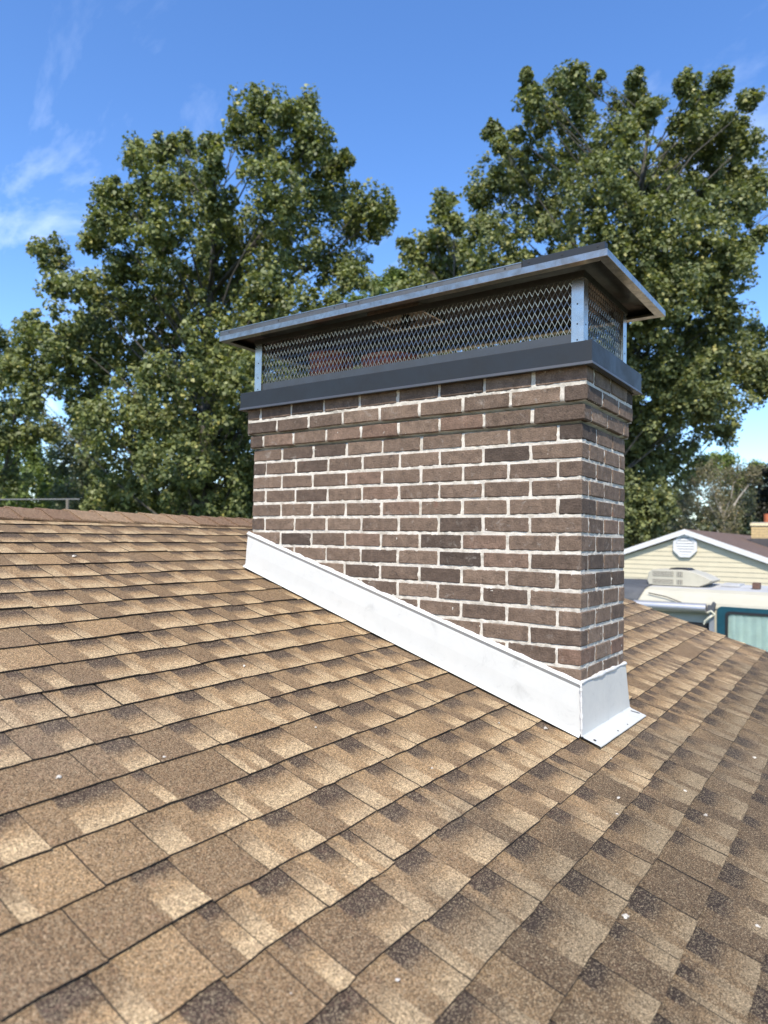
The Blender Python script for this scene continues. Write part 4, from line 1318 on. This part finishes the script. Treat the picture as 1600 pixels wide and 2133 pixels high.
TREE_R = dict(base=(-7.60, 22.17), blobs=[(-8.79,18.74,15.71,0.18), (-8.9,19.15,15.52,0.2), (-7.67,20.61,16.33,0.4), (-9.08,22.72,17.64,0.66), (-8.38,18.45,14.51,0.38), (-8.67,20.35,15.14,0.77), (-8.07,21.46,15.64,0.78), (-8.22,23.69,17.67,0.34), (-7.86,23.41,17.95,0.15), (-10.95,20.53,15.43,0.32), (-9.82,18.85,13.75,0.26), (-9.51,19.64,14.34,0.24), (-5.97,21.52,16.08,0.27), (-6.91,24.83,17.51,0.38), (-7.43,25.14,17.18,0.76), (-5.23,20.41,14.04,0.41), (-6.18,19.89,13.08,0.97), (-5.2,21.08,14.61,0.22), (-4.42,21.77,15.47,0.4), (-3.76,24.04,16.6,0.38), (-4.16,24.51,16.26,0.63), (-4.29,22.03,14.48,0.58), (-2.57,22.1,14.43,0.28), (-3.36,23.95,14.89,0.54), (-2.98,23.93,13.98,0.47), (-4.29,24.36,14.8,0.82), (-9.29,23.71,15.33,1.53), (-9.99,20.99,14.1,0.87), (-10.31,19.69,13.04,0.71), (-10.96,19.65,12.54,0.52), (-9.52,21.48,12.54,1.55), (-6.41,18.75,11.06,1.35), (-6.82,25.52,14.43,1.4), (-5.27,25.46,14.89,1.25), (-4.24,26.8,14.81,1.27), (-3.23,26.76,14.02,0.59), (-2.5,24.53,12.61,0.27), (-10.5,19.11,10.98,0.7), (-9.1,18.23,9.26,1.39), (-8.61,22.04,10.53,1.74), (-5.67,19.26,9.54,1.5), (-4.22,20.38,9.91,1.42), (-3.2,22.53,11.11,0.93), (-2.6,22.81,11.23,0.35), (-2.51,24.22,10.76,0.3), (-3.27,21.26,8.77,1.09), (-4.37,19.79,7.92,1.4), (-2.78,22.56,9.74,0.35), (-5.79,19.68,7.55,1.45), (-4.48,22.95,7.41,1.41), (-3.16,21.36,7.25,0.63), (-3.18,27.47,8.07,0.7), (-3.99,25.3,6.68,1.41), (-4.71,21.26,5.27,1.48), (-6.15,20.92,6.02,1.28), (-2.9,24.29,6.15,0.76), (-2.5,24.83,5.71,0.5), (-3.6,22.29,4.55,0.87), (-6.07,25.54,4.39,1.48), (-4.35,27.33,4.5,0.49), (-6.15,22.93,2.32,1.19), (-5.26,23.63,3.04,0.82), (-5.86,21.63,0.91,0.97), (-5.28,21.76,1.56,0.8), (-2.04,25.08,6.38,0.75), (-1.74,24.51,11.85,0.49), (-8.07,24.18,10,1.5), (-5.26,20.45,8.93,1.24), (-8.02,18.09,7.81,1.22), (-9.06,24.29,8.29,1.72), (-5.99,23.22,7.54,1.38), (-4.07,21.68,5.91,1.09), (-6.04,23.4,4.97,1.39), (-4.07,21.01,4.69,0.91), (-6.44,23.05,3.56,1.04), (-8.14,25.05,5.44,1.53), (-7.83,24.14,3.41,1.47), (-6.93,23.59,1.69,1.06), (-5.82,22.64,0.45,0.84), (-10.6,19.05,8.93,0.84), (-3.91,21.61,8.87,1.09), (-4.6,25.92,13.58,1.21), (-5.4,23.45,12.41,1.14)])
TREE_M = dict(base=(-14.83, 23.14), blobs=[(-14.62,23.46,15.1,0.38), (-14.1,22.36,13.71,0.57), (-13.53,22.3,13.13,0.44), (-15.38,23.48,13.4,0.77), (-14.92,24.73,13.19,0.96), (-16.38,22.86,13.15,0.3), (-16.08,23.01,12.53,0.51), (-15.38,23.71,11.96,1.2), (-14.29,24.17,11.55,1.02), (-12.88,22.69,11.5,0.79), (-15.53,22.22,10.67,0.93), (-13.88,22.69,9.47,1.21), (-12.3,22.26,9.47,0.97), (-13.95,21.31,8.31,1.17), (-11.53,24.25,8.67,1.41), (-12.81,23.27,7.81,1.4), (-10.63,26.21,9.02,1.25), (-11.83,25.92,7.43,1.48), (-14.78,22.68,7.13,1.43)])
TREE_N = dict(base=(-19.10, 25.00), blobs=[(-19.8,25.57,12.75,0.63), (-19.22,25.92,13.23,0.44), (-20.53,25.36,11.84,0.98), (-18.19,24.58,11.19,1.04), (-19.55,23.01,9.84,0.91), (-18.29,23.99,9.2,1.36), (-17.6,24.5,12.21,0.46), (-19.42,23.27,8.05,1.36), (-21.37,23.43,9.05,1.18), (-18.71,26.26,8.35,1.45), (-22.48,22.62,7.6,1.41)])
TREE_P = dict(base=(-29.47, 12.65), blobs=[(-29.21,12.59,3.75,1.03), (-29.05,13.36,3.2,0.94), (-30.68,12.75,2.58,1.06), (-27.66,12.27,1.83,1.08), (-28.52,13.75,2.16,0.94), (-30.68,13.01,1.11,1.07), (-29.08,13.68,0.91,0.84), (-30.27,12.38,4.42,0.73)])
TREE_Q = dict(base=(-24.40, 12.59), blobs=[(-24.53,12.25,3.69,0.7), (-23.2,12.06,2.95,0.8), (-25.72,12.56,2.95,0.73), (-23.41,12.61,2.1,0.82), (-25.17,12.91,1.42,0.95), (-26.15,12.36,4.11,0.42), (-23.25,13.15,1.4,0.74), (-23.75,12.55,4.14,0.55)])
TREE_Z = dict(base=(-24.06, 9.14), blobs=[(-24.58,9.46,6.76,0.37), (-24.49,9.12,5.9,0.67), (-22.86,8.82,5.14,0.41), (-22.99,8.64,4.16,0.56), (-23.45,8.59,3.07,0.72), (-24.4,9.87,4.5,0.34), (-24.66,8.84,6.87,0.67), (-22.81,8.94,3.07,0.41), (-24.06,9.73,5.98,0.51), (-23.98,10.26,4.35,0.52), (-22.79,10.18,3.55,0.5), (-22.9,9.41,3.46,0.49), (-23.65,9.44,1.86,0.66)])
TREE_B = dict(base=(-5.64, 34.65), blobs=[(-6.55,32.74,3.13,0.59), (-5.92,32.77,3.67,0.58), (-5.9,36.12,3.37,0.78), (-4.93,35.51,3.53,0.61), (-4.3,35.56,3.27,0.51), (-6.84,35.21,2.12,0.77), (-5.59,34.39,1.83,0.93), (-4.84,36.39,2.4,0.72), (-6.21,35.41,2.85,0.72), (-7.02,32.93,1.78,0.6), (-6.91,33.43,0.87,0.69), (-5.18,34.43,0.9,0.69), (-4.05,35.25,3.59,0.46)])
TREE_C = dict(base=(-6.79, 41.20), blobs=[(-7.69,40.56,4.84,0.39), (-6.89,40.34,4.89,0.38), (-6.39,41.08,4.83,0.38), (-7.05,39.86,4.12,0.75), (-6.49,42.44,4.18,0.73), (-5.05,41.97,4.42,0.44), (-4.75,42.44,4.25,0.44), (-5.68,42.06,3.84,0.66), (-8.23,40.69,4.1,0.5)])
TREE_K = dict(base=(-3.13, 32.76), blobs=[(-3.29,32.32,3.19,0.34), (-3.36,33.71,2.43,0.61), (-2.88,32.84,2.79,0.72), (-3.34,32.65,1.51,0.55), (-2.81,33.01,1.52,0.77), (-2.52,32.04,3.76,0.62), (-2.27,33.13,2.58,0.85)])

tree('broadleaf_tree', 'tall broad green tree rising behind the ridge left of the chimney', TREE_L, 0.112, 2.6, M_LEAF_A, M_BARKW, 0.30, 21, 'background trees', per=58, clump=0.26)
tree('broadleaf_tree', 'tallest green tree with pale limbs behind the chimney cap at the right', TREE_R, 0.132, 2.4, M_LEAF_B, M_BARKW, 0.36, 34, 'background trees', per=60, clump=0.31)
tree('young_tree', 'narrow pale green tree between the two tall trees, above the cap', TREE_M, 0.180, 1.8, M_LEAF_A, M_BARKG, 0.20, 5, 'background trees')
tree('young_tree', 'low green tree seen just above the middle of the cap lid', TREE_N, 0.15, 2.4, M_LEAF_C, M_BARKG, 0.18, 6, 'background trees')
tree('young_tree', 'bright green tree low at the left edge above the ridge', TREE_P, 0.13, 2.4, M_LEAF_C, M_BARKG, 0.18, 7, 'background trees')
tree('young_tree', 'grey green tree low at the left beside the bright green one', TREE_Q, 0.11, 2.4, M_LEAF_D, M_BARKG, 0.16, 8, 'background trees')
tree('broadleaf_tree', 'dark tree cut off by the left edge of the photo', TREE_Z, 0.12, 2.2, M_LEAF_A, M_BARKG, 0.2, 9, 'background trees')
tree('bare_tree', 'brownish half bare tree with pale branches above the cream gable house', TREE_B, 0.075, 2.6, M_LEAF_E, M_BARKP, 0.16, 10, 'background trees', per=44, clump=0.42, limb=2.0)
tree('conifer_tree', 'green treetops peeking over the brownish half bare tree', TREE_C, 0.14, 2.5, M_LEAF_C, M_BARKG, 0.2, 12, 'background trees')
tree('dark_tree', 'very dark tree at the right edge beyond the yellow brick chimney', TREE_K, 0.13, 1.8, M_LEAF_F, M_BARKG, 0.2, 13, 'background trees')

# far-off wood closing the horizon, one mass
wr = random.Random(77)
wood = []
for k in range(150):
    a_ = R(60 + 130 * k / 149)
    d_ = 72 + wr.uniform(-9, 9)
    h_ = wr.uniform(3.0, 8.2)
    for z_ in (GZ + h_ * 0.25, GZ + h_ * 0.62, GZ + h_):
        wood.append((0.9 + d_ * math.cos(a_) + wr.uniform(-1, 1), -2.5 + d_ * math.sin(a_) + wr.uniform(-1, 1), z_, wr.uniform(1.5, 2.4)))
wm = crown_mesh('far_wood', wood, 0.42, 1.0, 99, 0.9, 22, M_LEAF_D)
tag(link('far_wood', wm), 'distant green wood along the horizon behind the houses', 'wood', None, 'stuff')
